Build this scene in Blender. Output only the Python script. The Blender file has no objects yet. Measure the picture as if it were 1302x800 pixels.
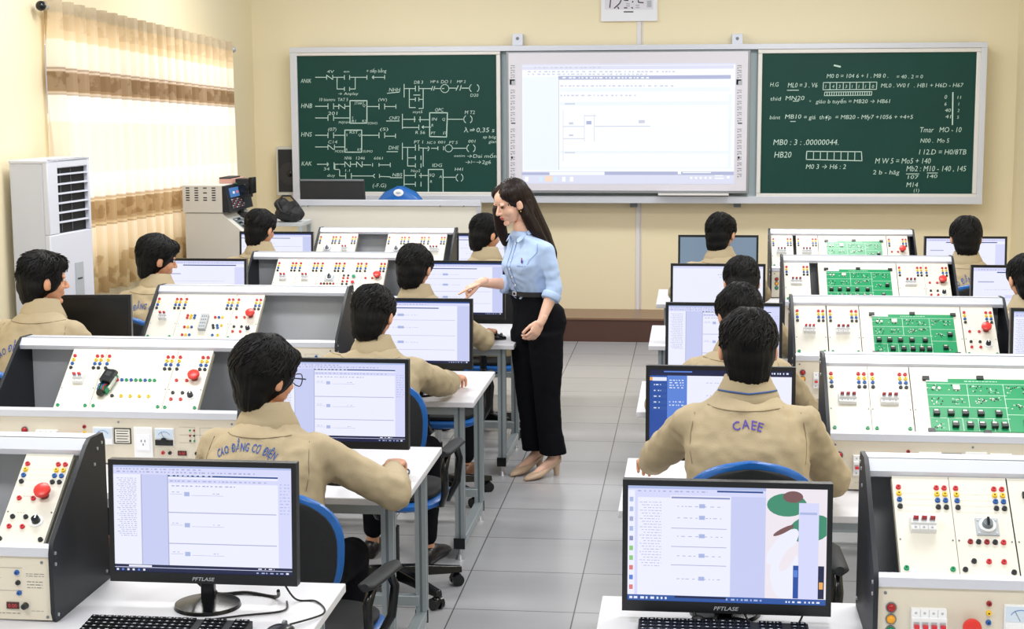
import bpy, bmesh, math, random
from mathutils import Vector, Matrix, noise
from mathutils.bvhtree import BVHTree

SC = bpy.context.scene
COL = SC.collection
R = math.radians

# ------------------------------------------------------------------ camera
CAM_H, FPX, YAW, PITCH, ROLL = 2.16, 2050.0, 0.11324, 0.13997, 0.005
_F = Vector((-math.sin(YAW)*math.cos(PITCH), math.cos(YAW)*math.cos(PITCH), -math.sin(PITCH)))
_r = Vector((math.cos(YAW), math.sin(YAW), 0)); _u = _r.cross(_F)
_R = _r*math.cos(ROLL)-_u*math.sin(ROLL); _U = _u*math.cos(ROLL)+_r*math.sin(ROLL)
cam = bpy.data.cameras.new('camera'); camo = bpy.data.objects.new('camera', cam); COL.objects.link(camo)
cam.sensor_width = 36; cam.lens = FPX/1302*36; cam.clip_end = 100
camo.matrix_world = Matrix(((_R.x, _U.x, -_F.x, 0), (_R.y, _U.y, -_F.y, 0), (_R.z, _U.z, -_F.z, CAM_H), (0, 0, 0, 1)))
SC.camera = camo

# ------------------------------------------------------------------ light and exposure
SC.view_settings.view_transform = 'Standard'
SC.view_settings.look = 'None'
SC.view_settings.exposure = 0.0
SC.view_settings.gamma = 1
SC.view_settings.use_curve_mapping = False
w = bpy.data.worlds.new('ambient_fill'); SC.world = w; w.use_nodes = True  # added even fill light, let in from above where the ceiling is left out
w.node_tree.nodes['Background'].inputs[0].default_value = (0.93, 0.97, 1.0, 1)
w.node_tree.nodes['Background'].inputs[1].default_value = 0.58

def area(name, loc, rot, sx, sy, power, color=(1, 1, 1)):
    l = bpy.data.lights.new(name, 'AREA'); l.shape = 'RECTANGLE'; l.size = sx; l.size_y = sy
    l.energy = power; l.color = color
    o = bpy.data.objects.new(name, l); o.location = loc; o.rotation_euler = rot; COL.objects.link(o)
for _x in (-2.4, 0.9):
    for _y in (2.0, 5.2, 8.4, 11.6):
        area('ceiling_lamp_light', (_x, _y, 3.55), (0, 0, 0), 1.3, 0.6, 56, (1.0, 0.985, 0.96))
area('window_daylight', (-4.75, 11.3, 1.8), (0, R(-90), 0), 2.6, 4.6, 95, (1, 0.98, 0.94))

# ------------------------------------------------------------------ helpers
def lin(c):
    def f(v):
        v /= 255.0
        return v/12.92 if v <= 0.04045 else ((v+0.055)/1.055)**2.4
    return (f(c[0]), f(c[1]), f(c[2]), 1)

MATS = {}
def mat(name, c, rough=0.5, metal=0.0, nscale=0, namt=0.0, bump=0.0, spec=0.5, trans=0.0, sheen=0.0):
    m = bpy.data.materials.new(name); m.use_nodes = True
    nt = m.node_tree; b = nt.nodes['Principled BSDF']
    b.inputs['Base Color'].default_value = lin(c)
    b.inputs['Roughness'].default_value = rough
    b.inputs['Metallic'].default_value = metal
    b.inputs['Specular IOR Level'].default_value = spec
    if nscale:
        tc = nt.nodes.new('ShaderNodeTexCoord'); n = nt.nodes.new('ShaderNodeTexNoise')
        n.inputs['Scale'].default_value = nscale; n.inputs['Detail'].default_value = 4
        nt.links.new(tc.outputs['Object'], n.inputs['Vector'])
        if namt:
            mx = nt.nodes.new('ShaderNodeMixRGB'); mx.blend_type = 'MULTIPLY'; mx.inputs[0].default_value = 1
            rp = nt.nodes.new('ShaderNodeMapRange'); rp.inputs[3].default_value = 1-namt; rp.inputs[4].default_value = 1+namt
            nt.links.new(n.outputs['Fac'], rp.inputs[0])
            mx.inputs[1].default_value = lin(c); nt.links.new(rp.outputs[0], mx.inputs[2])
            nt.links.new(mx.outputs[0], b.inputs['Base Color'])
        if bump:
            bp = nt.nodes.new('ShaderNodeBump'); bp.inputs['Strength'].default_value = bump; bp.inputs['Distance'].default_value = 0.01
            nt.links.new(n.outputs['Fac'], bp.inputs['Height']); nt.links.new(bp.outputs[0], b.inputs['Normal'])
    MATS[name] = m
    return m
def em(name, c, s=1.0):
    m = bpy.data.materials.new(name); m.use_nodes = True
    b = m.node_tree.nodes['Principled BSDF']
    b.inputs['Base Color'].default_value = (0.01, 0.01, 0.012, 1); b.inputs['Roughness'].default_value = 0.35
    b.inputs['Emission Color'].default_value = lin(c); b.inputs['Emission Strength'].default_value = s
    MATS[name] = m
    return m
def M(n): return MATS[n]

class MB:
    """collects shapes, then links them as one mesh object"""
    def __init__(s, mtx=None): s.v = []; s.f = []; s.m = []; s.mats = []; s.T = mtx
    def mi(s, m):
        m = MATS[m] if isinstance(m, str) else m
        if m not in s.mats: s.mats.append(m)
        return s.mats.index(m)
    def add(s, vs, fs, m):
        o = len(s.v); k = s.mi(m)
        for p in vs:
            p = Vector(p); s.v.append(s.T @ p if s.T else p)
        for f in fs: s.f.append([o+i for i in f]); s.m.append(k)
        return s
    def box(s, a, b, m):
        x0, y0, z0 = a; x1, y1, z1 = b
        s.add([(x0,y0,z0),(x1,y0,z0),(x1,y1,z0),(x0,y1,z0),(x0,y0,z1),(x1,y0,z1),(x1,y1,z1),(x0,y1,z1)],
              [(0,3,2,1),(4,5,6,7),(0,1,5,4),(1,2,6,5),(2,3,7,6),(3,0,4,7)], m); return s
    def cbox(s, c, d, m): return s.box([c[i]-d[i]/2 for i in range(3)], [c[i]+d[i]/2 for i in range(3)], m)
    def prism(s, poly, x0, x1, m, axis='x'):
        n = len(poly)
        def P(a, q): return {'x': (a, q[0], q[1]), 'y': (q[0], a, q[1]), 'z': (q[0], q[1], a)}[axis]
        vs = [P(x0, q) for q in poly]+[P(x1, q) for q in poly]
        fs = [tuple(range(n))[::-1], tuple(range(n, 2*n))]+[(i, (i+1) % n, n+(i+1) % n, n+i) for i in range(n)]
        s.add(vs, fs, m); return s
    def cyl(s, p0, p1, r0, m, r1=None, n=16, caps=True):
        p0 = Vector(p0); p1 = Vector(p1); r1 = r0 if r1 is None else r1
        d = (p1-p0).normalized(); a = d.orthogonal().normalized(); b = d.cross(a)
        vs = []
        for p, r in ((p0, r0), (p1, r1)):
            for i in range(n):
                t = 2*math.pi*i/n; vs.append(p+a*(r*math.cos(t))+b*(r*math.sin(t)))
        fs = [(i, (i+1) % n, n+(i+1) % n, n+i) for i in range(n)]
        if caps: fs += [tuple(range(n))[::-1], tuple(range(n, 2*n))]
        s.add(vs, fs, m); return s
    def tube(s, pts, r, m, n=8):
        pts = [Vector(p) for p in pts]; rr = r if isinstance(r, (list, tuple)) else [r]*len(pts)
        vs = []; a = None
        for i, p in enumerate(pts):
            d = (pts[min(i+1, len(pts)-1)]-pts[max(i-1, 0)]).normalized()
            if a is None: a = d.orthogonal().normalized()
            a = (a-d*a.dot(d)).normalized(); b = d.cross(a)
            for k in range(n):
                t = 2*math.pi*k/n; vs.append(p+a*(rr[i]*math.cos(t))+b*(rr[i]*math.sin(t)))
        fs = []
        for i in range(len(pts)-1):
            for k in range(n): fs.append((i*n+k, i*n+(k+1) % n, (i+1)*n+(k+1) % n, (i+1)*n+k))
        fs += [tuple(range(n))[::-1], tuple(range((len(pts)-1)*n, len(pts)*n))]
        s.add(vs, fs, m); return s
    def loft(s, rings, m, caps=True):
        n = len(rings[0]); vs = [p for r in rings for p in r]; fs = []
        for i in range(len(rings)-1):
            for k in range(n): fs.append((i*n+k, i*n+(k+1) % n, (i+1)*n+(k+1) % n, (i+1)*n+k))
        if caps: fs += [tuple(range(n))[::-1], tuple(range((len(rings)-1)*n, len(rings)*n))]
        s.add(vs, fs, m); return s
    def ell(s, c, r, m, n=20, k=12, rot=None):
        vs = []; fs = []
        for j in range(1, k):
            ph = math.pi*j/k
            for i in range(n):
                t = 2*math.pi*i/n
                p = Vector((r[0]*math.sin(ph)*math.cos(t), r[1]*math.sin(ph)*math.sin(t), r[2]*math.cos(ph)))
                if rot: p = rot @ p
                vs.append(p+Vector(c))
        top = Vector((0, 0, r[2])); bot = Vector((0, 0, -r[2]))
        if rot: top = rot @ top; bot = rot @ bot
        a = len(vs); vs += [top+Vector(c), bot+Vector(c)]
        for j in range(k-2):
            for i in range(n): fs.append((j*n+i, (j+1)*n+i, (j+1)*n+(i+1) % n, j*n+(i+1) % n))
        for i in range(n):
            fs.append((a, i, (i+1) % n)); o = (k-2)*n; fs.append((a+1, o+(i+1) % n, o+i))
        s.add(vs, fs, m); return s
    def cap(s, p0, p1, r0, r1, m):
        s.ell(p0, (r0,)*3, m, 14, 9); s.ell(p1, (r1,)*3, m, 14, 9)
        if (Vector(p1)-Vector(p0)).length > 1e-5: s.cyl(p0, p1, r0, m, r1, 14)
        return s
    def build(s, name, parent=None, loc=None, bevel=0, smooth=True, ang=35, rot=None, seg=2):
        me = bpy.data.meshes.new(name); me.from_pydata([tuple(p) for p in s.v], [], s.f)
        for m in s.mats: me.materials.append(m)
        me.polygons.foreach_set('material_index', s.m)
        if smooth:
            me.polygons.foreach_set('use_smooth', [True]*len(me.polygons)); me.set_sharp_from_angle(angle=R(ang))
        me.update()
        o = bpy.data.objects.new(name, me); COL.objects.link(o)
        if parent: o.parent = parent
        if loc: o.location = loc
        if rot: o.rotation_euler = rot
        if bevel:
            b = o.modifiers.new('bevel', 'BEVEL'); b.width = bevel; b.segments = seg; b.limit_method = 'ANGLE'; b.angle_limit = R(50)
        return o

def tag(o, label, cat, group=None):
    o['label'] = label; o['category'] = cat
    if group: o['group'] = group
    return o
def empty(name, loc, rz=0, label=None, cat=None, group=None):
    o = bpy.data.objects.new(name, None); COL.objects.link(o); o.location = loc; o.rotation_euler = (0, 0, rz); o.empty_display_size = .1
    if label: tag(o, label, cat, group)
    return o
def struct(o): o['kind'] = 'structure'; return o
KIDS = {}
def kids(o):
    return [c for c in bpy.data.objects if c.parent == o]
def copy_tree(o, parent=None):
    c = o.copy(); COL.objects.link(c)
    if parent: c.parent = parent
    for ch in kids(o): copy_tree(ch, c)
    return c
def inst(src, parent, loc, name=None):
    o = bpy.data.objects.new(name or src.name.split('.')[0], src); COL.objects.link(o); o.parent = parent; o.location = loc; return o

_TX = {}
def text_geo(t, bold=0.0):
    k = (t, bold)
    if k not in _TX:
        cu = bpy.data.curves.new('txt', 'FONT'); cu.body = t; cu.size = 1; cu.resolution_u = 2; cu.offset = bold
        o = bpy.data.objects.new('txt', cu); COL.objects.link(o)
        dg = bpy.context.evaluated_depsgraph_get(); me = o.evaluated_get(dg).to_mesh()
        vs = [v.co.copy() for v in me.vertices]; fs = [tuple(p.vertices) for p in me.polygons]
        o.evaluated_get(dg).to_mesh_clear(); bpy.data.objects.remove(o); bpy.data.curves.remove(cu)
        _TX[k] = (vs, fs)
    return _TX[k]
def put_text(mb, t, o, ux, uy, h, m, width=None, bold=0.0, shear=0.0):
    """text with its lower left corner at o, letters of cap height h, along ux with up uy"""
    vs, fs = text_geo(t, bold)
    if not vs: return
    x0 = min(v.x for v in vs); x1 = max(v.x for v in vs)
    sc = h/0.73; sx = sc if not width else width/(x1-x0)
    o = Vector(o); ux = Vector(ux); uy = Vector(uy)
    mb.add([o+ux*((v.x-x0)*sx+shear*v.y*sc)+uy*(v.y*sc) for v in vs], fs, m)

def evalmesh(o):
    dg = bpy.context.evaluated_depsgraph_get(); e = o.evaluated_get(dg)
    me = bpy.data.meshes.new_from_object(e, depsgraph=dg); return me
def remesh(mb, vox, smooth_it=6, fac=0.5):
    """one continuous skin over the overlapping volumes in mb: returns verts, faces"""
    o = mb.build('tmp', smooth=False)
    r = o.modifiers.new('r', 'REMESH'); r.mode = 'VOXEL'; r.voxel_size = vox
    s = o.modifiers.new('s', 'SMOOTH'); s.factor = fac; s.iterations = smooth_it
    me = evalmesh(o)
    vs = [v.co.copy() for v in me.vertices]; fs = [tuple(p.vertices) for p in me.polygons]; ns = [v.normal.copy() for v in me.vertices]
    bpy.data.meshes.remove(me); om = o.data; bpy.data.objects.remove(o); bpy.data.meshes.remove(om)
    return vs, fs, ns

# ------------------------------------------------------------------ materials
def wall_mat():
    m = mat('wall_paint', (241, 229, 196), 0.55, nscale=1.2, namt=0.015)
    return m
wall_mat()
def floor_mat():
    m = bpy.data.materials.new('floor_tiles'); m.use_nodes = True; nt = m.node_tree; b = nt.nodes['Principled BSDF']
    tc = nt.nodes.new('ShaderNodeTexCoord'); mp = nt.nodes.new('ShaderNodeMapping')
    mp.inputs['Location'].default_value = (0.479, 0.10, 0)
    br = nt.nodes.new('ShaderNodeTexBrick'); br.offset = 0; br.squash = 1
    br.inputs['Scale'].default_value = 1; br.inputs['Brick Width'].default_value = 0.505; br.inputs['Row Height'].default_value = 0.545
    br.inputs['Mortar Size'].default_value = 0.0034; br.inputs['Mortar Smooth'].default_value = 0.3
    br.inputs['Color1'].default_value = lin((178, 178, 181)); br.inputs['Color2'].default_value = lin((171, 171, 175))
    br.inputs['Mortar'].default_value = lin((98, 97, 98))
    nt.links.new(tc.outputs['Object'], mp.inputs[0]); nt.links.new(mp.outputs[0], br.inputs[0])
    n = nt.nodes.new('ShaderNodeTexNoise'); n.inputs['Scale'].default_value = 5; n.inputs['Detail'].default_value = 5
    mp2 = nt.nodes.new('ShaderNodeMapping'); mp2.inputs['Scale'].default_value = (0.4, 2.5, 1)
    nt.links.new(tc.outputs['Object'], mp2.inputs[0]); nt.links.new(mp2.outputs[0], n.inputs[0])
    rp = nt.nodes.new('ShaderNodeMapRange'); rp.inputs[3].default_value = .93; rp.inputs[4].default_value = 1.05
    mx = nt.nodes.new('ShaderNodeMixRGB'); mx.blend_type = 'MULTIPLY'; mx.inputs[0].default_value = 1
    nt.links.new(n.outputs['Fac'], rp.inputs[0]); nt.links.new(br.outputs[0], mx.inputs[1]); nt.links.new(rp.outputs[0], mx.inputs[2])
    nt.links.new(mx.outputs[0], b.inputs['Base Color'])
    b.inputs['Roughness'].default_value = 0.24; b.inputs['Specular IOR Level'].default_value = 0.4
    MATS['floor_tiles'] = m
floor_mat()
mat('brown_tile', (84, 56, 48), 0.25, nscale=6, namt=0.08)
mat('brown_ledge', (128, 96, 74), 0.3, nscale=6, namt=0.06)
mat('alu', (205, 208, 214), 0.38, 0.75)
mat('alu_post', (176, 186, 190), 0.42, 0.55)
mat('alu_dark', (120, 128, 134), 0.5, 0.5)
mat('rail_white', (212, 216, 228), 0.35, 0.25)
mat('desk_white', (218, 218, 224), 0.42)
mat('desk_edge', (205, 206, 212), 0.5)
mat('black_plastic', (22, 24, 28), 0.38, nscale=400, bump=0.05)
mat('black_gloss', (12, 14, 18), 0.22)
mat('black_matt', (28, 30, 34), 0.6)
mat('bezel', (20, 22, 26), 0.35)
mat('cable', (14, 14, 16), 0.45)
mat('side_black', (14, 20, 30), 0.5)
mat('panel_cream', (222, 219, 209), 0.5, nscale=30, namt=0.01)
mat('panel_front', (216, 209, 193), 0.5, nscale=20, namt=0.015)
mat('panel_line', (140, 134, 128), 0.6)
mat('bay_grey', (205, 208, 214), 0.5)
mat('bay_cream', (196, 190, 168), 0.5)
mat('s_red', (206, 40, 52), 0.3); mat('s_yellow', (240, 196, 40), 0.3); mat('s_blue', (26, 92, 170), 0.3)
mat('s_black', (28, 32, 38), 0.3); mat('s_green', (18, 150, 98), 0.3); mat('s_darkred', (150, 26, 34), 0.3)
mat('hole', (10, 10, 12), 0.7)
mat('estop_red', (216, 52, 44), 0.32); mat('estop_collar', (120, 30, 28), 0.4)
mat('white_plastic', (236, 238, 242), 0.35)
mat('grey_plastic', (176, 182, 188), 0.4)
mat('meter_face', (205, 220, 236), 0.3)
mat('blue_line', (70, 120, 190), 0.5)
mat('pcb', (16, 148, 92), 0.28, nscale=14, namt=0.06)
mat('pcb_glare', (120, 200, 172), 0.25)  # paler board green with reflected glare put into the colour; not assigned
mat('pcb_line', (196, 232, 214), 0.4)
mat('pcb_pad', (210, 216, 205), 0.3, 0.3)
mat('chip', (24, 28, 30), 0.35)
em('led_red', (210, 40, 40), 1.0)
mat('lamp_red', (160, 20, 28), 0.15); mat('lamp_amber', (232, 160, 30), 0.15); mat('lamp_green', (20, 130, 90), 0.15)
mat('display_dark', (60, 12, 14), 0.2)
mat('khaki', (178, 162, 132), 0.85, nscale=260, namt=0.04, bump=0.12)
mat('khaki_seam', (138, 122, 96), 0.9)
mat('jacket_blue', (52, 88, 160), 0.8); mat('jacket_purple', (92, 76, 170), 0.8)
mat('collar_band', (70, 96, 150), 0.8)
mat('trouser', (13, 14, 20), 0.9, spec=0.15, nscale=120, namt=0.1)
mat('shoe_black', (26, 20, 20), 0.35); mat('shoe_brown', (110, 72, 50), 0.4)
mat('shirt_blue', (180, 204, 242), 0.8, nscale=200, namt=0.03, bump=0.08)
mat('shirt_seam', (120, 146, 196), 0.8)
mat('pumps', (206, 176, 148), 0.3)
mat('chair_blue', (30, 98, 176), 0.28); mat('chair_black', (24, 26, 30), 0.75, nscale=300, bump=0.1)
mat('lips', (186, 84, 86), 0.45); mat('eye_dark', (24, 16, 14), 0.3); mat('brow', (48, 34, 30), 0.8)
mat('gold', (214, 176, 96), 0.3, 0.8); mat('glasses', (20, 34, 60), 0.3)
def skin_mat(name, c):
    m = mat(name, c, 0.5, nscale=60, namt=0.03); b = m.node_tree.nodes['Principled BSDF']
    b.inputs['Subsurface Weight'].default_value = 0.12; b.inputs['Subsurface Radius'].default_value = (.02, .008, .004); b.inputs['Subsurface Scale'].default_value = 0.5
skin_mat('skin', (216, 158, 124)); skin_mat('skin_fair', (238, 192, 168))
def hair_mat(name, c, rough=0.5):
    m = mat(name, c, rough, spec=0.22); nt = m.node_tree; b = nt.nodes['Principled BSDF']
    tc = nt.nodes.new('ShaderNodeTexCoord'); mp = nt.nodes.new('ShaderNodeMapping'); mp.inputs['Scale'].default_value = (1, 1, 0.12)
    n = nt.nodes.new('ShaderNodeTexNoise'); n.inputs['Scale'].default_value = 240; bp = nt.nodes.new('ShaderNodeBump'); bp.inputs['Strength'].default_value = 0.45; bp.inputs['Distance'].default_value = 0.004
    nt.links.new(tc.outputs['Object'], mp.inputs[0]); nt.links.new(mp.outputs[0], n.inputs[0]); nt.links.new(n.outputs['Fac'], bp.inputs['Height']); nt.links.new(bp.outputs[0], b.inputs['Normal'])
hair_mat('hair_black', (11, 10, 12), 0.55); hair_mat('hair_brown', (32, 21, 19), 0.38)
mat('chalkboard', (8, 62, 55), 0.55, spec=0.3, nscale=2.2, namt=0.2)
mat('chalk', (196, 222, 214), 0.9); mat('chalk_dim', (130, 176, 164), 0.9)
mat('board_frame', (226, 224, 222), 0.4, 0.15)
mat('board_gap', (176, 192, 198), 0.5)
mat('iwb_frame', (222, 220, 232), 0.4); mat('iwb_edge', (150, 154, 160), 0.4, 0.4)
mat('ac_white', (214, 217, 230), 0.35); mat('ac_side', (206, 210, 224), 0.4)
mat('console_grey', (206, 204, 198), 0.5); mat('console_top', (186, 190, 194), 0.5)
mat('bag_black', (26, 27, 32), 0.7, nscale=40, bump=0.4)
mat('speaker_cone', (46, 44, 46), 0.6)
mat('paper', (238, 240, 248), 0.7); mat('ink', (60, 60, 70), 0.8)
mat('duct_white', (228, 226, 232), 0.5)
mat('wood_pink', (196, 150, 140), 0.6)
# ================================================================== SETTING
WY = 14.2                                                 # front wall
o = MB().box((-4.6, -2.5, -0.1), (3.4, WY+0.2, 0), 'floor_tiles').build('floor', smooth=False); struct(o)
o = MB().box((-4.3, WY, 0), (3.2, WY+0.2, 3.6), 'wall_paint').build('wall_front', smooth=False); struct(o)
LW = -3.93
wl = MB()
wl.box((LW-0.22, -2.5, 0), (LW, 9.35, 3.6), 'wall_paint')
wl.box((LW-0.22, 13.0, 0), (LW, WY, 3.6), 'wall_paint')
wl.box((LW-0.22, 9.35, 0), (LW, 13.0, 1.05), 'wall_paint')
wl.box((LW-0.22, 9.35, 2.5), (LW, 13.0, 3.6), 'wall_paint')
struct(wl.build('wall_left', smooth=False))
struct(MB().box((LW, 8.35, 0), (LW+0.07, 9.36, 3.6), 'wall_paint').build('trim_1', smooth=False))   # pilaster
struct(MB().box((2.70, -2.5, 0), (2.9, WY, 3.6), 'wall_paint').build('wall_right', smooth=False))
# teacher's platform: brown tiled step along the front wall
st = MB().box((LW, 13.63, 0), (2.70, WY, 0.19), 'brown_tile')
st.box((LW, 13.62, 0.19), (2.70, WY, 0.205), 'brown_ledge')
struct(st.build('trim_2', smooth=False))
# the window behind the curtain
wf = MB()
for y in (9.35, 10.55, 11.75, 12.94): wf.box((LW-0.14, y, 1.05), (LW-0.09, y+0.06, 2.5), 'white_plastic')
for z in (1.05, 1.95, 2.44): wf.box((LW-0.14, 9.35, z), (LW-0.09, 13.0, z+0.06), 'white_plastic')
struct(wf.build('window_1', smooth=False))
# cable duct on the front wall
d = MB().box((-0.512, WY-0.012, 0.205), (-0.478, WY, 3.0), 'duct_white').box((-0.47, WY-0.008, 0.205), (-0.462, WY, 3.0), 'duct_white')
tag(d.build('cable_duct', bevel=.002), 'white plastic cable duct running down the yellow front wall behind the boards', 'cable duct')

# ------------------------------------------------------------------ curtain
def curtain():
    root = empty('window_curtain', (-3.80, 9.27, 0.86), 0, 'cream pleated eyelet curtain with brown patterned bands over the window', 'curtain')
    m = bpy.data.materials.new('curtain_cloth'); m.use_nodes = True; nt = m.node_tree; b = nt.nodes['Principled BSDF']; out = nt.nodes['Material Output']
    tc = nt.nodes.new('ShaderNodeTexCoord'); sp = nt.nodes.new('ShaderNodeSeparateXYZ'); nt.links.new(tc.outputs['UV'], sp.inputs[0])
    cr = nt.nodes.new('ShaderNodeValToRGB'); cr.color_ramp.interpolation = 'LINEAR'
    el = cr.color_ramp.elements
    el[0].position = 0; el[0].color = lin((196, 172, 130)); el[1].position = 1; el[1].color = lin((214, 200, 176))
    stops = [(.10, (220, 198, 156)), (.16, (240, 224, 194)), (.235, (248, 234, 210)), (.238, (176, 150, 110)), (.244, (240, 220, 180)), (.252, (190, 164, 128)),
             (.258, (192, 164, 124)), (.325, (192, 164, 124)), (.328, (240, 224, 196)), (.338, (190, 160, 120)), (.342, (250, 244, 236)), (.42, (252, 248, 242)), (.43, (251, 243, 228)),
             (.60, (251, 242, 226)), (.605, (253, 250, 246)), (.688, (252, 248, 242)), (.692, (170, 148, 126)), (.697, (240, 226, 206)), (.703, (170, 140, 104)), (.708, (170, 146, 118)),
             (.765, (170, 146, 118)), (.77, (236, 220, 200)), (.778, (160, 136, 116)), (.782, (250, 240, 226)), (.87, (253, 246, 234)), (.875, (248, 228, 194)), (.955, (226, 206, 172)), (.96, (208, 194, 168))]
    for p, c in stops:
        e = el.new(p); e.color = lin(c)
    nt.links.new(sp.outputs['Y'], cr.inputs[0])
    # brocade pattern inside the brown bands and at the hems
    vo = nt.nodes.new('ShaderNodeTexNoise'); vo.inputs['Scale'].default_value = 9; vo.inputs['Detail'].default_value = 3
    nt.links.new(tc.outputs['Object'], vo.inputs['Vector'])
    r2 = nt.nodes.new('ShaderNodeValToRGB'); r2.color_ramp.elements[0].position = .47; r2.color_ramp.elements[0].color = (1, 1, 1, 1)
    r2.color_ramp.elements[1].position = .53; r2.color_ramp.elements[1].color = (.74, .68, .6, 1)
    nt.links.new(vo.outputs['Fac'], r2.inputs[0])
    msk = nt.nodes.new('ShaderNodeValToRGB'); msk.color_ramp.interpolation = 'CONSTANT'; e = msk.color_ramp.elements
    e[0].position = 0; e[0].color = (1, 1, 1, 1); e[1].position = .13; e[1].color = (0, 0, 0, 1)
    for p, v in ((.258, 1), (.325, 0), (.708, 1), (.765, 0), (.90, .4), (.955, .3)):
        q = e.new(p); q.color = (v, v, v, 1)
    nt.links.new(sp.outputs['Y'], msk.inputs[0])
    mx = nt.nodes.new('ShaderNodeMixRGB'); mx.blend_type = 'MULTIPLY'
    nt.links.new(msk.outputs[0], mx.inputs[0]); nt.links.new(cr.outputs[0], mx.inputs[1]); nt.links.new(r2.outputs[0], mx.inputs[2])
    nt.links.new(mx.outputs[0], b.inputs['Base Color']); b.inputs['Roughness'].default_value = .9; b.inputs['Specular IOR Level'].default_value = .1
    tr = nt.nodes.new('ShaderNodeBsdfTranslucent'); nt.links.new(mx.outputs[0], tr.inputs[0])
    ms = nt.nodes.new('ShaderNodeMixShader'); ms.inputs[0].default_value = .40
    nt.links.new(b.outputs[0], ms.inputs[1]); nt.links.new(tr.outputs[0], ms.inputs[2]); nt.links.new(ms.outputs[0], out.inputs[0])
    L = 3.75; N = 380; K = 16; H = 1.80
    pl = 20; vs = []; fs = []; uv = []
    for j in range(K+1):
        t = j/K
        for i in range(N+1):
            s = i/N; y = s*L
            ph = s*pl*2*math.pi
            amp = .070+.012*(1-t)+.012*noise.noise((s*9, t*1.5, 3))
            sq = math.tanh(2.2*math.sin(ph+.35*noise.noise((s*6, t*2, 7))))
            x = amp*sq+.006*math.sin(ph*3+1)
            z = t*H-.042*y*(.35+.65*t)+(0 if j else .012*math.sin(ph*.5))
            vs.append((x, y+.012*math.cos(ph), z+.03))
            uv.append((s, t))
    for j in range(K):
        for i in range(N): a = j*(N+1)+i; fs.append((a, a+1, a+N+2, a+N+1))
    mb = MB(); MATS['curtain_cloth'] = m; mb.add(vs, fs, m)
    c = mb.build('curtain_cloth', root, ang=80)
    ul = c.data.uv_layers.new(name='UVMap')
    for lp in c.data.loops: ul.data[lp.index].uv = uv[lp.vertex_index]
    # rod with end knobs
    a = Vector((0, -.08, 1.755+.03)); bb = Vector((0, 3.86, 1.755+.03-.042*3.9))
    rod = MB().cyl(a, bb, .013, 'alu', n=12); rod.ell(a, (.03, .035, .03), 'black_gloss'); rod.ell(bb, (.026, .03, .026), 'alu')
    rod.build('curtain_rod', root)
    for i in range(20):
        y = (i+.5)/20*L; mbx = MB()
        zz = 1.755+.03-.042*y
        ring = [(0.05*math.tanh(2.2*math.sin((y/L)*pl*2*math.pi))+.004, y+.024*math.cos(a_), zz+.024*math.sin(a_)) for a_ in [k*math.pi/6 for k in range(13)]]
        mbx.tube(ring, .005, 'black_matt' if i % 3 else 'alu', 6)
        mbx.build('eyelet', root)
curtain()

# ------------------------------------------------------------------ boards
BY = 13.98                                                # plane of the board faces
def bp(px, py, Y=BY):
    r = _F+_R*((px-651)/FPX)+_U*((400-py)/FPX); t = Y/r.y
    return Vector((r.x*t, Y, CAM_H+r.z*t))
X_, Z_ = Vector((1, 0, 0)), Vector((0, 0, 1))
def bx2(mb, p0, p1, y0, y1, m):
    a = bp(*p0, BY); b = bp(*p1, BY); mb.box((a.x, y0, b.z), (b.x, y1, a.z), m)
def chalkboard(px0, py0, px1, py1, label, writing):
    root = empty('chalkboard', bp((px0+px1)/2, py1), 0, label, 'chalkboard', None)
    off = -root.location
    T = Matrix.Translation(off)
    f = MB(T); a = bp(px0, py0); b = bp(px1, py1); t = .045
    x0, x1, z1, z0 = a.x, b.x, a.z, b.z; t = .037
    f.box((x0, BY-.02, z1-t), (x1, BY+.02, z1), 'board_frame'); f.box((x0, BY-.02, z0), (x1, BY+.02, z0+t), 'board_frame')
    f.box((x0, BY-.02, z0+t), (x0+t, BY+.02, z1-t), 'board_frame'); f.box((x1-t, BY-.02, z0+t), (x1, BY+.02, z1-t), 'board_frame')
    f.build('board_frame', root, bevel=.006)
    s = MB(T); s.box((x0+t*.8, BY-.004, z0+t*.8), (x1-t*.8, BY+.014, z1-t*.8), 'chalkboard')
    writing(s)
    s.build('board_surface', root, smooth=False)
    return root
def seg(mb, p0, p1, th=.007, m='chalk'):
    a = bp(*p0); b = bp(*p1); d = (b-a); d.y = 0
    if d.length < 1e-6: return
    n = Vector((-d.z, 0, d.x)).normalized()*th/2; y = Vector((0, -.0065, 0)); e = d.normalized()*th*.3
    mb.add([a-n-e+y, b-n+e+y, b+n+e+y, a+n-e+y], [(0, 1, 2, 3)], m)
def txt(mb, s, px, py, h, wpx=None, m='chalk', sh=.15):
    """px,py: lower left of the word in the photograph's board region, h: letter height in the same units"""
    o = bp(px, py)+Vector((0, -.0062, 0)); sc = (bp(px, py-h)-bp(px, py)).length
    wd = (bp(px+wpx, py)-bp(px, py)).length if wpx else None
    put_text(mb, s, o, X_, Z_, sc, m, wd, -0.004, sh)
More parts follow.
